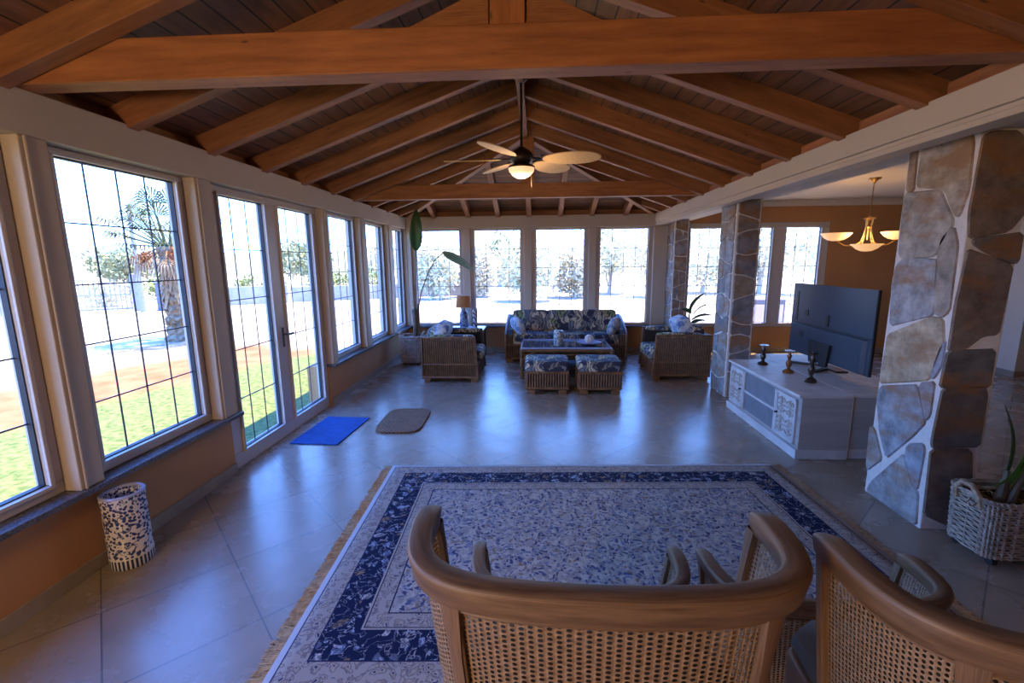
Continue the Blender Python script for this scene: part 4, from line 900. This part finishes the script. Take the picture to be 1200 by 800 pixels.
# ================================================================== CANE CHAIRS
def cane_chair(name, label, cat, loc, rz, zr_, seat, group, fy=.47):
    """barrel back cane chair facing +y; zr_ = height of the back rail, seat = seat height"""
    t = thing(name, label, cat, loc, rz, group)
    # plan of the rail: tips forward, bow at the back
    ctrl = [(-.345, .245), (-.345, .17), (-.338, .10), (-.318, .045), (-.275, .005), (-.21, -.018), (-.11, -.03), (0, -.034), (.11, -.03), (.21, -.018), (.275, .005), (.318, .045), (.338, .10), (.345, .17), (.345, .245)]
    P_ = []
    for i in range(len(ctrl) - 1):
        p0 = Vector(ctrl[max(0, i - 1)]); p1 = Vector(ctrl[i]); p2 = Vector(ctrl[i + 1]); p3 = Vector(ctrl[min(len(ctrl) - 1, i + 2)])
        for k in range(5):
            u = k / 5; P_.append(0.5 * ((2 * p1) + (p2 - p0) * u + (2 * p0 - 5 * p1 + 4 * p2 - p3) * u * u + (3 * p1 - p0 - 3 * p2 + p3) * u ** 3))
    P_.append(Vector(ctrl[-1])); n = len(P_); nr = []
    for i in range(n):
        d = (P_[min(n - 1, i + 1)] - P_[max(0, i - 1)]).normalized(); nr.append(Vector((d.y, -d.x)))     # outward
    acc = [0]
    for i in range(1, n): acc.append(acc[-1] + (P_[i] - P_[i - 1]).length)
    # rail: rounded-rectangle section swept along the plan
    sec = [(-.018, -.022), (-.016, -.025), (.012, -.025), (.015, -.022), (.023, .018), (.021, .024), (.017, .027), (-.016, .027), (-.021, .024), (-.023, .018)]
    rows = []
    for i in range(n):
        f = min(acc[i], acc[-1] - acc[i]); tap = 1 - .28 * max(0, 1 - f / .05) ** 2; dip = -.012 * max(0, 1 - f / .10) ** 2
        rows.append([Vector((P_[i].x + nr[i].x * a * tap, P_[i].y + nr[i].y * a * tap, zr_ - .027 + z * tap + dip)) for a, z in sec])
    b = MB(); m_n = len(sec)
    b.grid([[r[k] for k in range(m_n)] for r in rows], uvf=lambda i, j: (acc[min(i, n - 1)], .01 * j), close=True); b.add(rows[0], [list(range(m_n))]); b.add(rows[-1], [list(range(m_n))])
    b.build('back_rail', M['chair_wood'], t, smooth=True)
    zlow = seat + .03
    def at(s_, z, off=0.0):      # point of the barrel wall at arclength fraction s_, height z
        x = s_ * (n - 1); i = min(n - 2, int(x)); f = x - i; p = P_[i].lerp(P_[i + 1], f); q = nr[i].lerp(nr[i + 1], f).normalized(); k = (zr_ - z) / (zr_ - zlow) if zr_ > zlow else 0
        c = Vector((p.x * (1 - .13 * k), (p.y - .1) * (1 - .10 * k) + .1 + .015 * k)); return Vector((c.x + q.x * off, c.y + q.y * off, z))
    # cane panels between stiles
    st = [0.012, 0.30, 0.70, 0.988]
    for a, c in ((st[0], st[1]), (st[1], st[2]), (st[2], st[3])):
        b = MB(); nu, nz = 16, 8; rr = []
        for j in range(nz + 1): z = zr_ - .045 + (zlow + .02 - zr_ + .045) * j / nz; rr.append([at(a + (c - a) * i / nu, z) for i in range(nu + 1)])
        L = acc[-1] * (c - a); b.grid(rr, uvf=lambda i, j, L=L, nu=nu, nz=nz: (5 + L * j / nu, 5 + (zr_ - zlow) * i / nz)); b.build('cane_panel', M['cane'], t, smooth=True)
        # fine beading round each cane panel
        b = MB(); ring = []
        for i in range(17): ring.append(at(a + (c - a) * (.035 + .93 * i / 16) , zr_ - .062, .006))
        for j in range(1, 9): ring.append(at(c - (c - a) * .035, zr_ - .062 + (zlow + .04 - zr_ + .062) * j / 8, .006))
        for i in range(17): ring.append(at(c - (c - a) * (.035 + .93 * i / 16), zlow + .04, .006))
        for j in range(1, 8): ring.append(at(a + (c - a) * .035, zlow + .04 + (zr_ - .062 - zlow - .04) * j / 8, .006))
        b.tube(ring, .004, n=6, close=True); b.build('beading', M['chair_wood'], t, smooth=True)
    for k, s_ in enumerate(st):
        b = MB(); rr = []; w_ = .015 if k in (1, 2) else .014; ds = w_ / acc[-1] / 1.0
        for j in range(9):
            z = zr_ - .05 + (zlow - .03 - zr_ + .05) * j / 8; fl = 1 + (.5 * max(0, 1 - j / 2.0) if k in (1, 2) else .5 * max(0, 1 - j / 2.0))
            s0, s1 = max(0, s_ - ds * fl), min(1, s_ + ds * fl)
            rr.append([at(s0, z, .013), at(s_, z, .016), at(s1, z, .013), at(s1, z, -.013), at(s_, z, -.016), at(s0, z, -.013)])
        b.grid(rr, uvf=lambda i, j: (i * .06, j * .02), close=True); b.add(rr[-1], [[0, 1, 2, 3, 4, 5]]); b.build('stile', M['chair_wood'], t, smooth=True)
    # seat ring, cushion, legs
    outl = [at(i / 24, zlow) for i in range(25)] + [Vector((.30, fy - .05, zlow)), Vector((.24, fy, zlow)), Vector((0, fy + .02, zlow)), Vector((-.24, fy, zlow)), Vector((-.30, fy - .05, zlow))]
    b = MB(); k = len(outl); b.add([Vector((p.x, p.y, seat - .05)) for p in outl] + [Vector((p.x, p.y, zlow)) for p in outl], [list(range(k)), list(range(k, 2 * k))] + [[i, (i + 1) % k, k + (i + 1) % k, k + i] for i in range(k)]); b.build('seat_frame', M['chair_wood'], t, bevel=.006)
    b = MB(); rr = []
    for f, z in ((.95, 0), (.99, .02), (.97, .05), (.85, .065), (.45, .075), (.05, .078)): rr.append([Vector((p.x * f, .2 + (p.y - .2) * f, zlow + z)) for p in outl])
    b.grid(rr, close=True); b.add(rr[-1], [list(range(k))]); b.build('seat_cushion', M['leather'], t, smooth=True)
    for sx in (-1, 1):
        for yy, dy in ((.02, -.05), (fy - .04, .02)):
            b = MB(); xx = sx * .27; b.tube([(xx, yy, seat - .04), (xx, yy + dy * .3, seat * .5), (xx + sx * .02, yy + dy, 0)], [.024, .019, .014], n=10); b.build('leg', M['chair_wood'], t, smooth=True)
    if seat > .6:
        b = MB(); b.tube([(-.275, .0, .25), (-.275, .44, .25), (.275, .44, .25), (.275, .0, .25)], .012, close=True); b.build('footrest', M['chair_wood'], t, smooth=True)
    return t
cane_chair('cane_bar_stool', 'tall barrel-back cane stool at the bottom centre, nearest the camera', 'stool', (.118, .672, 0), 0.0, 1.245, .78, 'barrel-back cane stools')
cane_chair('cane_bar_stool', 'tall barrel-back cane stool at the lower right corner, partly cut off', 'stool', (.87, .565, 0), -.10, 1.245, .78, 'barrel-back cane stools')
cane_chair('cane_armchair', 'lower cane chair at the near rug edge, half hidden behind the centre stool', 'chair', (.14, 1.285, 0), 0, .755, .36, 'low barrel-back cane chairs', .31)
cane_chair('cane_armchair', 'lower cane chair at the near rug edge, seen between the two tall stools', 'chair', (.925, 1.275, 0), 0.0, .755, .36, 'low barrel-back cane chairs', .31)

# ================================================================== TV, CABINETS
def cabinet_front(t, y0, y1, x, z0, z1):
    # carved doors left and right, glazed niches between
    H = z1 - z0; L = y1 - y0; d = .34
    for a, side in ((y0 + .05, 0), (y1 - .05 - d, 1)):
        b = MB(); b.box(x - .010, x, a, a + d, z0 + .03, z1 - .03); dr = b.build('door', M['whitewash'], t, world=True, bevel=.003)
        b = MB(); za, zb = z0 + .03, z1 - .03
        for q in ((a, a + d, za, za + .025), (a, a + d, zb - .025, zb), (a, a + .025, za, zb), (a + d - .025, a + d, za, zb)): b.box(x - .022, x - .010, *q)
        b.build('door_frame', M['whitewash'], dr, world=True, bevel=.003)
        b = MB()
        for i in range(2):
            for j in range(2):
                cy = a + .025 + (d - .05) * (i + .5) / 2; cz = za + .025 + (zb - za - .05) * (j + .5) / 2; sy = (d - .05) / 2 * .44; sz = (zb - za - .05) / 2 * .44
                for rot in range(4):
                    sg = [(1, 1), (-1, 1), (-1, -1), (1, -1)][rot]; pts = []
                    for k in range(12):
                        th = k / 11 * 4.4; r = .92 - k / 11 * .62; pts.append((x - .016, cy + sg[0] * sy * (.42 + .5 * r * math.cos(th)), cz + sg[1] * sz * (.42 + .5 * r * math.sin(th))))
                    b.tube(pts, .0065, n=5)
                b.tube([(x - .016, cy, cz - sz), (x - .016, cy, cz + sz)], .006, n=5); b.tube([(x - .016, cy - sy, cz), (x - .016, cy + sy, cz)], .006, n=5)
        b.build('carving', M['carving'], dr, smooth=True, world=True)
        hy = a + d - .04 if side == 0 else a + .04
        b = MB(); b.tube([(x - .02, hy, (za + zb) / 2), (x - .045, hy, (za + zb) / 2)], .010); b.build('knob', M['black'], dr, smooth=True, world=True)
    a0, a1 = y0 + .05 + d + .03, y1 - .05 - d - .03; zm = (z0 + z1) / 2
    b = MB(); b.box(x - .004, x + .002, a0, a1, z0 + .03, z1 - .03); b.build('niche', M['niche'], t, world=True)  # flat dark panel stands in for the shaded hollow
    b = MB(); b.box(x - .02, x - .004, a0, a1, zm - .012, zm + .012); b.box(x - .02, x - .004, a0 - .02, a0, z0 + .03, z1 - .03); b.box(x - .02, x - .004, a1, a1 + .02, z0 + .03, z1 - .03); b.build('shelf_edge', M['whitewash'], t, world=True, bevel=.002)
t = thing('tv_cabinet', 'whitewashed low cabinet with carved doors facing the windows', 'cabinet', (2.5, 4.7, 0))
X0, X1, Y0, Y1, ZT = 2.30, 2.725, 3.965, 5.455, .585
MB().box(X0, X1, Y0, Y1, .085, ZT - .025).build('body', M['whitewash_side'], t, world=True, bevel=.003)
MB().box(X0 - .03, X1, Y0 - .01, Y1 + .01, ZT - .025, ZT).build('top', M['whitewash'], t, world=True, bevel=.006)
MB().box(X0 - .022, X1, Y0 - .008, Y1 + .008, 0, .085).build('plinth', M['whitewash'], t, world=True, bevel=.005)
cabinet_front(t, Y0, Y1, X0, .085, ZT - .025)
t = thing('sideboard', 'second whitewashed cabinet standing back to back, carrying the television', 'cabinet', (3.1, 4.9, 0))
MB().box(2.735, 3.36, 3.99, 5.78, .085, ZT - .025).build('body', M['whitewash_side'], t, world=True, bevel=.003)
MB().box(2.732, 3.40, 3.98, 5.80, ZT - .025, ZT).build('top', M['whitewash'], t, world=True, bevel=.006)
MB().box(2.733, 3.38, 3.985, 5.79, 0, .085).build('plinth', M['whitewash'], t, world=True, bevel=.005)
cabs = MB(); cabs.tube([(2.731, 3.975, .03), (2.731, 3.975, ZT - .02)], .008); cabs.build('edge_bead', M['mortar'], t, world=True)

t = thing('television', 'large black flat television seen from behind on the whitewashed cabinets', 'television', (3.09, 5.03, ZT), -.03)
L2 = .725; zb, zt = .075, .885
MB().box(0.0, .028, -L2, L2, zb, zt).build('screen_panel', M['black'], t, bevel=.006)
MB().box(-.004, .0, -L2 + .004, L2 - .004, zb + .004, zt - .004).build('rear_cover', M['tv'], t, bevel=.002)
b = MB(); prof = [(-L2 + .05, 0), (-L2 + .09, -.035), (L2 - .09, -.035), (L2 - .05, 0)]
b.prism([(y, x) for y, x in prof], .33, lambda y, x, d: (x - .004, y, zb + .01 + d)); b.build('electronics_housing', M['tv'], t, bevel=.008)
b = MB(); b.box(-.008, -.004, -L2 + .02, L2 - .02, zb + .345, zb + .36); b.box(-.042, -.039, L2 - .35, L2 - .28, zb + .20, zb + .27); b.box(-.009, -.004, L2 - .36, L2 - .29, zb + .45, zb + .52); b.box(-.012, -.004, -.04, .01, zb + .38, zb + .50); b.box(-.010, -.004, L2 - .13, L2 - .10, zb + .38, zb + .72); b.build('ports', M['black'], t)
b = MB(); b.prism([(-.20, .24), (.20, .24), (.16, .0), (.05, .0), (0, .04), (-.05, 0), (-.16, 0)], .03, lambda y, z, d: (-.07 + d, y, .04 + z)); b.build('stand_bracket', M['black'], t, bevel=.004)
for s in (-1, 1): MB().beam((-.02, s * .10, .012), (-.22, s * .24, .012), .05, .022).build('stand_foot', M['black'], t, bevel=.004)
b = MB(); b.beam((.0, 0, .01), (.12, 0, .01), .5, .018); b.build('stand_base', M['black'], t, bevel=.004)
o = MB().tube([(3.02, 4.62, ZT + .005), (2.97, 4.50, ZT + .005), (2.99, 4.36, ZT + .005), (3.08, 4.22, ZT + .005), (3.2, 4.12, ZT + .005), (3.36, 4.10, ZT + .005)], .005).build('power_cable', M['cable'], smooth=True); tag(o, 'thin beige cable lying on the cabinet top under the television', 'cable')
def candlestick(x, y, h, mat, label):
    t = thing('candlestick', label, 'candlestick', (x, y, ZT), 0, 'turned wooden candlesticks')
    p = [(0, 0), (.052, 0), (.055, .012), (.045, .025), (.020, .04), (.014, .055), (.024, .075), (.030, .10), (.024, .125), (.013, .14), (.018, .16), (.024, .185), (.016, .205), (.014, .22), (0, .22)]
    k = h / .24; MB().lathe([(r, z * k) for r, z in p], n=24).build('turned_stem', M[mat], t, smooth=True)
    MB().lathe([(0, .215 * k), (.020, .215 * k), (.045, .232 * k), (.05, .24 * k), (.012, .236 * k), (.010, .245 * k), (0, .245 * k)], n=24).build('cup', M['pewter'] if mat != 'candle_dark' or h < .25 else M['candle_dark'], t, smooth=True)
candlestick(2.53, 5.18, .225, 'candle_dark', 'dark turned candlestick farthest from the camera on the cabinet top')
candlestick(2.61, 4.80, .235, 'candle_brown', 'reddish brown turned candlestick, middle of the three on the cabinet')
candlestick(2.62, 4.42, .29, 'candle_dark', 'tall dark turned candlestick nearest the front corner of the cabinet')

# dining chair behind the television
t = thing('dining_chair', 'pale oval-backed dining chair half hidden behind the television and front pillar', 'chair', (3.75, 4.85, 0), .5)
rg = [Vector((.25 * math.sin(a), -.22 - .02 * math.cos(a), .80 + .27 * math.cos(a))) for a in [2 * PI * i / 28 for i in range(28)]]
MB().tube(rg, .02, close=True).build('back_frame', M['chair_wood'], t, smooth=True)
b = MB(); b.add([p * 1.0 for p in rg], [list(range(28))]); b.build('backrest', M['chair_grey'], t, solid=.03)
MB().pillow((0, 0, .46), (.48, .46, .10), .35).build('seat', M['chair_grey'], t, smooth=True)
for sx in (-1, 1):
    for sy in (-1, 1): MB().tube([(sx * .2, sy * .19, .43), (sx * .21, sy * .21, 0)], [.022, .014]).build('leg', M['chair_wood'], t, smooth=True)
    MB().tube([(sx * .12, -.20, .44), (sx * .12, -.23, .56)], .014).build('back_post', M['chair_wood'], t, smooth=True)

# ================================================================== FAN, CHANDELIER
t = thing('ceiling_fan', 'ceiling fan with five cane blades and a lit glass bowl', 'ceiling fan', (-.152, 4.5, 2.697))
MB().tube([(0, 0, .10), (0, 0, .72)], .012).build('downrod', M['fan_metal'], t, smooth=True)
MB().lathe([(0, .74), (.06, .74), (.055, .68), (.02, .65), (0, .65)], n=20).build('canopy', M['fan_metal'], t, smooth=True)
MB().lathe([(0, .10), (.03, .10), (.07, .075), (.105, .04), (.11, .0), (.09, -.035), (.05, -.05), (.06, -.075), (0, -.075)], n=28).build('motor', M['fan_metal'], t, smooth=True)
MB().lathe([(.118, -.075), (.122, -.085), (.115, -.115), (.085, -.150), (.04, -.172), (0, -.178)], n=28).build('light_bowl', M['fan_glass'], t, smooth=True)
MB().lathe([(.112, -.06), (.126, -.072), (.126, -.086), (.116, -.086)], n=28).build('bowl_rim', M['fan_metal'], t, smooth=True)
MB().tube([(.09, -.02, -.08), (.095, -.02, -.26)], .002, n=4).build('pull_chain', M['fan_metal'], t)
for deg in (-113, -4, 52, 122, 180):
    Rm = Matrix.Rotation(math.radians(deg), 4, 'Z') @ Matrix.Rotation(math.radians(-13), 4, 'X')
    b = MB(); b.T = Rm; pts = []
    for i in range(36):
        a = 2 * PI * i / 36; x = .465 + .27 * math.cos(a); wv = .125 * math.sin(a) * (1 + .12 * math.cos(a)); pts.append((x, wv))
    b.prism(pts, .010, lambda a, c, d: (a, c, -.012 + d)); bl = b.build('blade', M['blade'], t, bevel=.003)
    b = MB(); b.T = Rm; b.beam((.08, 0, .0), (.22, .02, .0), .03, .012); b.beam((.18, -.045, .001), (.30, -.03, .001), .02, .008); b.beam((.18, .045, .001), (.30, .03, .001), .02, .008); b.beam((.19, -.05, .0), (.19, .05, .0), .02, .010); b.build('blade_bracket', M['fan_metal'], t, bevel=.002)
point_lamp('fan_bulb', (-.152, 4.5, 2.46), 13, (1, .66, .36), .06)

t = thing('chandelier', 'brass chandelier with lit alabaster bowls hanging in the dining room', 'chandelier', (4.46, 6.6, 2.80))
MB().lathe([(0, 0), (.075, 0), (.07, -.012), (.03, -.04), (.012, -.07), (0, -.07)], n=20).build('ceiling_rose', M['brass'], t, smooth=True)
MB().tube([(0, 0, -.05), (0, 0, -.50)], .006).build('chain', M['brass'], t)
MB().lathe([(0, -.49), (.012, -.49), (.02, -.50), (.055, -.505), (.075, -.52), (.05, -.53), (.015, -.54), (.012, -.60), (.03, -.63), (.012, -.66), (.01, -.80), (0, -.80)], n=20).build('column', M['brass'], t, smooth=True)
b = MB()
for k in range(4):
    a = 2 * PI * k / 4 + .4; c, s = math.cos(a), math.sin(a); b.tube([(c * .05, s * .05, -.52), (c * .035, s * .035, -.62), (c * .06, s * .06, -.75), (c * .10, s * .10, -.86)], .006, n=5)
b.build('scroll_rods', M['brass'], t, smooth=True)
MB().lathe([(0, -.955), (.06, -.95), (.12, -.92), (.165, -.875), (.185, -.865), (.19, -.855), (.165, -.858), (.11, -.895), (0, -.93)], n=28).build('centre_bowl', M['alabaster'], t, smooth=True)
for k in range(2):
    a = [PI - .75, -.1][k]; c, s = math.cos(a), math.sin(a); R3 = .36
    b = MB(); b.tube([(c * .04, s * .04, -.80), (c * .15, s * .15, -.88), (c * .25, s * .25, -.87), (c * R3, s * R3, -.80)], .009, n=6); b.build('arm', M['brass'], t, smooth=True)
    b = MB(); b.lathe([(0, -.80), (.05, -.80), (.10, -.785), (.15, -.75), (.185, -.705), (.19, -.695), (.172, -.70), (.11, -.75), (0, -.77)], (c * R3, s * R3, 0), n=24); bw = b.build('bowl', M['alabaster'], t, smooth=True)
    b = MB(); b.lathe([(0, -.765), (.02, -.76), (.028, -.73), (.02, -.70), (0, -.69)], (c * R3, s * R3, 0), n=12); b.build('bulb', M['bulb_glow'], bw, smooth=True)
point_lamp('chandelier_bulbs', (4.42, 6.6, 2.02), 11, (1, .60, .28), .15)

# ================================================================== OUTDOORS
def foliage(mb, c, r, n, size, rng, flat=1.0, shell=.55):
    c = Vector(c)
    for i in range(n):
        a = rng.uniform(0, 2 * PI); u = rng.uniform(-1, 1); q = math.sqrt(1 - u * u); rad = rng.uniform(shell, 1) * (1 + .25 * noise.noise(Vector((math.cos(a) * q, math.sin(a) * q, u)) * 2.2 + c))
        p = c + Vector((math.cos(a) * q * r[0], math.sin(a) * q * r[1], u * r[2])) * rad
        if p.z < -.14: p.z = -.14 + rng.random() * .1
        d1 = Vector((rng.uniform(-1, 1), rng.uniform(-1, 1), rng.uniform(-1, 1))).normalized(); d2 = d1.orthogonal().normalized(); s = size * rng.uniform(.6, 1.4)
        mb.add([p, p + d1 * s + d2 * s * .35, p + d1 * s * 2, p + d1 * s - d2 * s * .35], [[0, 1, 2, 3]])
ORD = ['leftmost', 'second from the left', 'third from the left', 'fourth from the left', 'fifth from the left', 'sixth from the left', 'seventh from the left', 'eighth from the left', 'ninth from the left', 'tenth from the left']
CNT = {}
def nth(k): CNT[k] = CNT.get(k, -1) + 1; return ORD[CNT[k]]
def shrub(name, label, cat, loc, r, n, size, mat, seed, group, trunk=0):
    t = thing(name, label, cat, loc, 0, group); rng = random.Random(seed); b = MB(); h = trunk
    for k in range(4): foliage(b, (rng.uniform(-.4, .4) * r[0], rng.uniform(-.4, .4) * r[1], h + r[2] * rng.uniform(.6, 1.05)), (r[0] * .75, r[1] * .75, r[2] * .7), n // 4, size, rng)
    b.build('foliage', M[mat], t)
    b = MB(); b.tube([(0, 0, 0), (.1 * r[0], 0, h + r[2] * .6), (.2 * r[0], .1, h + r[2] * 1.2)], [max(.06, r[0] * .06), .05, .03])
    for k in range(3): b.tube([(0, 0, h * .5 + .2), (rng.uniform(-.5, .5) * r[0], rng.uniform(-.5, .5) * r[1], h + r[2])], [.045, .02])
    b.build('branches', M['pale_bark'], t); return t
# fan palm on the left lawn
t = thing('fan_palm', 'fan palm tree with a shaggy trunk outside the left windows', 'palm tree', (-9.15, 11.1, -.15)); rng = random.Random(9)
b = MB(); rows = []
for i in range(30):
    z = i / 29 * 2.35; rr = (.30 - .07 * min(1, z / .4)) * (1 + .12 * math.sin(i * 2.1)); rows.append([Vector((rr * math.cos(2 * PI * j / 16) * (1 + .1 * ((i + j) % 2)), rr * math.sin(2 * PI * j / 16) * (1 + .1 * ((i + j) % 2)), z)) for j in range(16)])
b.grid(rows, close=True); b.build('trunk', M['bark'], t)
b = MB()
for i in range(170):
    a = rng.uniform(0, 2 * PI); z = rng.uniform(.25, 2.1); r0 = .22; L = rng.uniform(.2, .42); w_ = rng.uniform(.03, .07); p = Vector((r0 * math.cos(a), r0 * math.sin(a), z)); tn = Vector((-math.sin(a), math.cos(a), 0)); o_ = Vector((math.cos(a), math.sin(a), 0))
    q = p + o_ * .13 - Vector((0, 0, L * (1 if z > 1.2 else -.35))); b.add([p - tn * w_, p + tn * w_, q + tn * w_ * .3, q - tn * w_ * .3], [[0, 1, 2, 3]])
b.build('leaf_bases', M['frond_dry'], t)
def frond(t, az, el, L, droop, mat, fan=.62):
    st0 = Vector((.12 * math.cos(az), .12 * math.sin(az), 2.35)); d = Vector((math.cos(az) * math.cos(el), math.sin(az) * math.cos(el), math.sin(el))); hub = st0 + d * L; b = MB(); b.tube([st0, hub], [.025, .012], n=5)
    side = d.cross(Vector((0, 0, 1))).normalized(); up = side.cross(d).normalized()
    for k in range(15):
        th = (k - 7) / 7 * 1.5; v = d * math.cos(th) + side * math.sin(th); v = v.normalized(); l = fan * (1 - .25 * abs(k - 7) / 7); w_ = .020; s_ = v.cross(up).normalized()
        a = hub; m1 = hub + v * l * .6 + up * .03; e_ = hub + v * l - Vector((0, 0, droop)) * l
        b.add([a, m1 - s_ * w_, m1 + s_ * w_, e_], [[0, 1, 2], [1, 3, 2]])
    b.build('frond', M[mat], t)
for i in range(34): frond(t, i * 2.4, .05 + (i % 6) * .24, .60 + .22 * (i % 3), .35, 'frond')
for i in range(12): frond(t, i * 2.4 + 1, -.45 - (i % 3) * .25, .5, .75, 'frond_dry', .5)
for a, z in ((-1.9, 2.05), (-.7, 2.1)):
    b = MB(); foliage(b, (.55 * math.cos(a), .55 * math.sin(a), z), (.22, .22, .30), 260, .04, rng, shell=.2); b.build('fruit_cluster', M['fruit'], t)
# white perimeter wall, gate and pole
b = MB(); b.box(-30, -14.2, 19.6, 19.85, -.15, .75) if False else None
def seg(p, q, h, th=.2, mat='stucco', name='garden_wall', label='', cat='wall'):
    o = MB().beam((p[0], p[1], -.15 + h / 2), (q[0], q[1], -.15 + h / 2), th, h).build(name, M[mat], bevel=.01); return tag(o, label, cat)
seg((-16.6, 19.2), (-12.5, 22.3), .85, label='low white garden wall between the gate and the palm'); seg((-12.4, 22.5), (-3, 27.5), .75, label='low white boundary wall beyond the glass door'); seg((-24, 13.0), (-20.3, 15.6), .85, label='low white garden wall left of the gate')
t = thing('garden_gate', 'white double gate with vertical bars and arched top', 'gate', (-18.6, 17.2, -.15), math.atan2(3.0, 3.6)); b = MB()
for i in range(25):
    x = -1.9 + 3.8 * i / 24; h_ = 1.0 + .35 * (1 - (x / 1.9) ** 2); b.tube([(x, 0, .05), (x, 0, h_)], .022, n=5)
b.build('bars', M['pale_metal'], t)
b = MB(); b.tube([(-1.9 + 3.8 * i / 12, 0, 1.0 + .35 * (1 - (-1 + i / 6) ** 2)) for i in range(13)], .035); b.tube([(-1.9, 0, .12), (1.9, 0, .12)], .035); b.tube([(-1.9, 0, .7), (1.9, 0, .7)], .03); b.build('rails', M['pale_metal'], t)
for s in (-1, 1): MB().box(s * 2.15 - .2, s * 2.15 + .2, -.2, .2, 0, 1.55).build('gate_pier', M['stucco'], t, bevel=.02)
o = MB().tube([(-16.2, 17.9, -.15), (-16.2, 17.9, 4.1)], [.11, .07], n=10).build('utility_pole', M['pale_metal'], smooth=True); tag(o, 'tall pale utility pole standing beyond the garden gate', 'pole')
t = thing('transformer_kiosk', 'small grey utility block beside the gate pier', 'utility box', (-15.6, 18.9, -.15)); MB().box(-.5, .5, -.4, .4, 0, 1.15).build('body', M['block'], t, bevel=.02); MB().box(-.55, .55, -.45, .45, 1.15, 1.22).build('cap', M['stucco'], t, bevel=.01)
t = thing('outdoor_unit', 'pale blue-grey box unit standing outside the dining window', 'utility box', (5.76, 12.0, -.15)); MB().box(-.42, .42, -.25, .25, 0, .92).build('body', M['block'], t, bevel=.02); MB().box(-.36, .36, -.262, -.25, .12, .80).build('grille', M['frame'], t)
# vegetation
rng = random.Random(77)
hz = [(-21, 25, 1.1, 1), (-18, 27.5, 1.0, 1), (-15.5, 27, 1.1, 0), (-13, 29, 1.3, 1), (-10.5, 27.5, 1.25, 1), (-8.2, 29.5, 1.2, 0), (-26, 22, 1.1, 0), (-6, 30, 1.2, 1), (-29, 19.5, 1.2, 1), (-33, 18, 1.2, 1), (-20.6, 20.6, .9, 0), (-23.5, 18.6, .9, 1)]
hz.sort(key=lambda q: math.atan2(q[0], q[1]))
for i, (x, y, r, k) in enumerate(hz): shrub('bush', (['dry tan-green bush beyond the garden wall, ', 'yellow-green bush beyond the garden wall, '][k] + nth('b%d' % k)), 'bush', (x, y, -.15), (r * 1.35, r * 1.0, r * .75), 900, .11, ['grass_dry', 'bush'][k], 100 + i, ['dry bushes beyond the wall', 'yellow-green bushes beyond the wall'][k])
for i in range(16):
    x = -52 + i * 3.5; y = 34 + 6 * math.sin(i * 1.7) + i * .6; r = 2.0 + (i % 3) * .5
    shrub('tree', ['distant grey-green tree in the row beyond the garden wall, ', 'distant pale olive tree in the row beyond the garden wall, '][i % 2] + nth('t%d' % (i % 2)), 'tree', (x, y, -.15), (r * .78, r * .78, r * .72), 900, .22, ['tree_grey', 'tree_far'][i % 2], 200 + i, ['distant grey-green trees', 'distant olive trees'][i % 2], trunk=.6)
for i, (x, r) in enumerate([(-5.6, 2.0), (-3.0, 1.9), (-.6, 2.1), (1.9, 1.9), (4.2, 2.7), (6.8, 3.0), (9.6, 3.2), (12.6, 3.4), (15.8, 3.3)]):
    shrub('tree', ('sunlit pale tree seen through the far windows, ' if i < 4 else 'tall sunlit tree seen through the right hand windows, ') + nth('f%d' % (i < 4)), 'tree', (x, 24 + 1.6 * math.sin(i * 2.2) + (2.5 if i > 3 else 0), -.15), (r * .74, r * .62, r * .95), 2600, .14, ['tree_far', 'grass_dry'][i % 2], 300 + i, 'trees beyond the far windows' if i < 4 else 'tall trees on the right', trunk=.15)  # pale crowns carry the overexposed look in their colour
# distant hills
b = MB(); rows = []
for i in range(81):
    a = PI * (-.05 + 1.15 * i / 80); cx, sy = math.cos(a), math.sin(a); hgt = 6.5 + 3.2 * noise.noise(Vector((i * .13, 0, 0))) + 2.0 * noise.noise(Vector((i * .4, 5, 0)))
    rows.append([Vector((cx * r, sy * r, -.3 + hgt * f)) for r, f in ((95, 0), (120, .25), (150, .6), (185, .95), (215, 1.0), (240, .5))])
b.grid(rows); tag(b.build('hills', M['hill'], smooth=True), kind='structure')
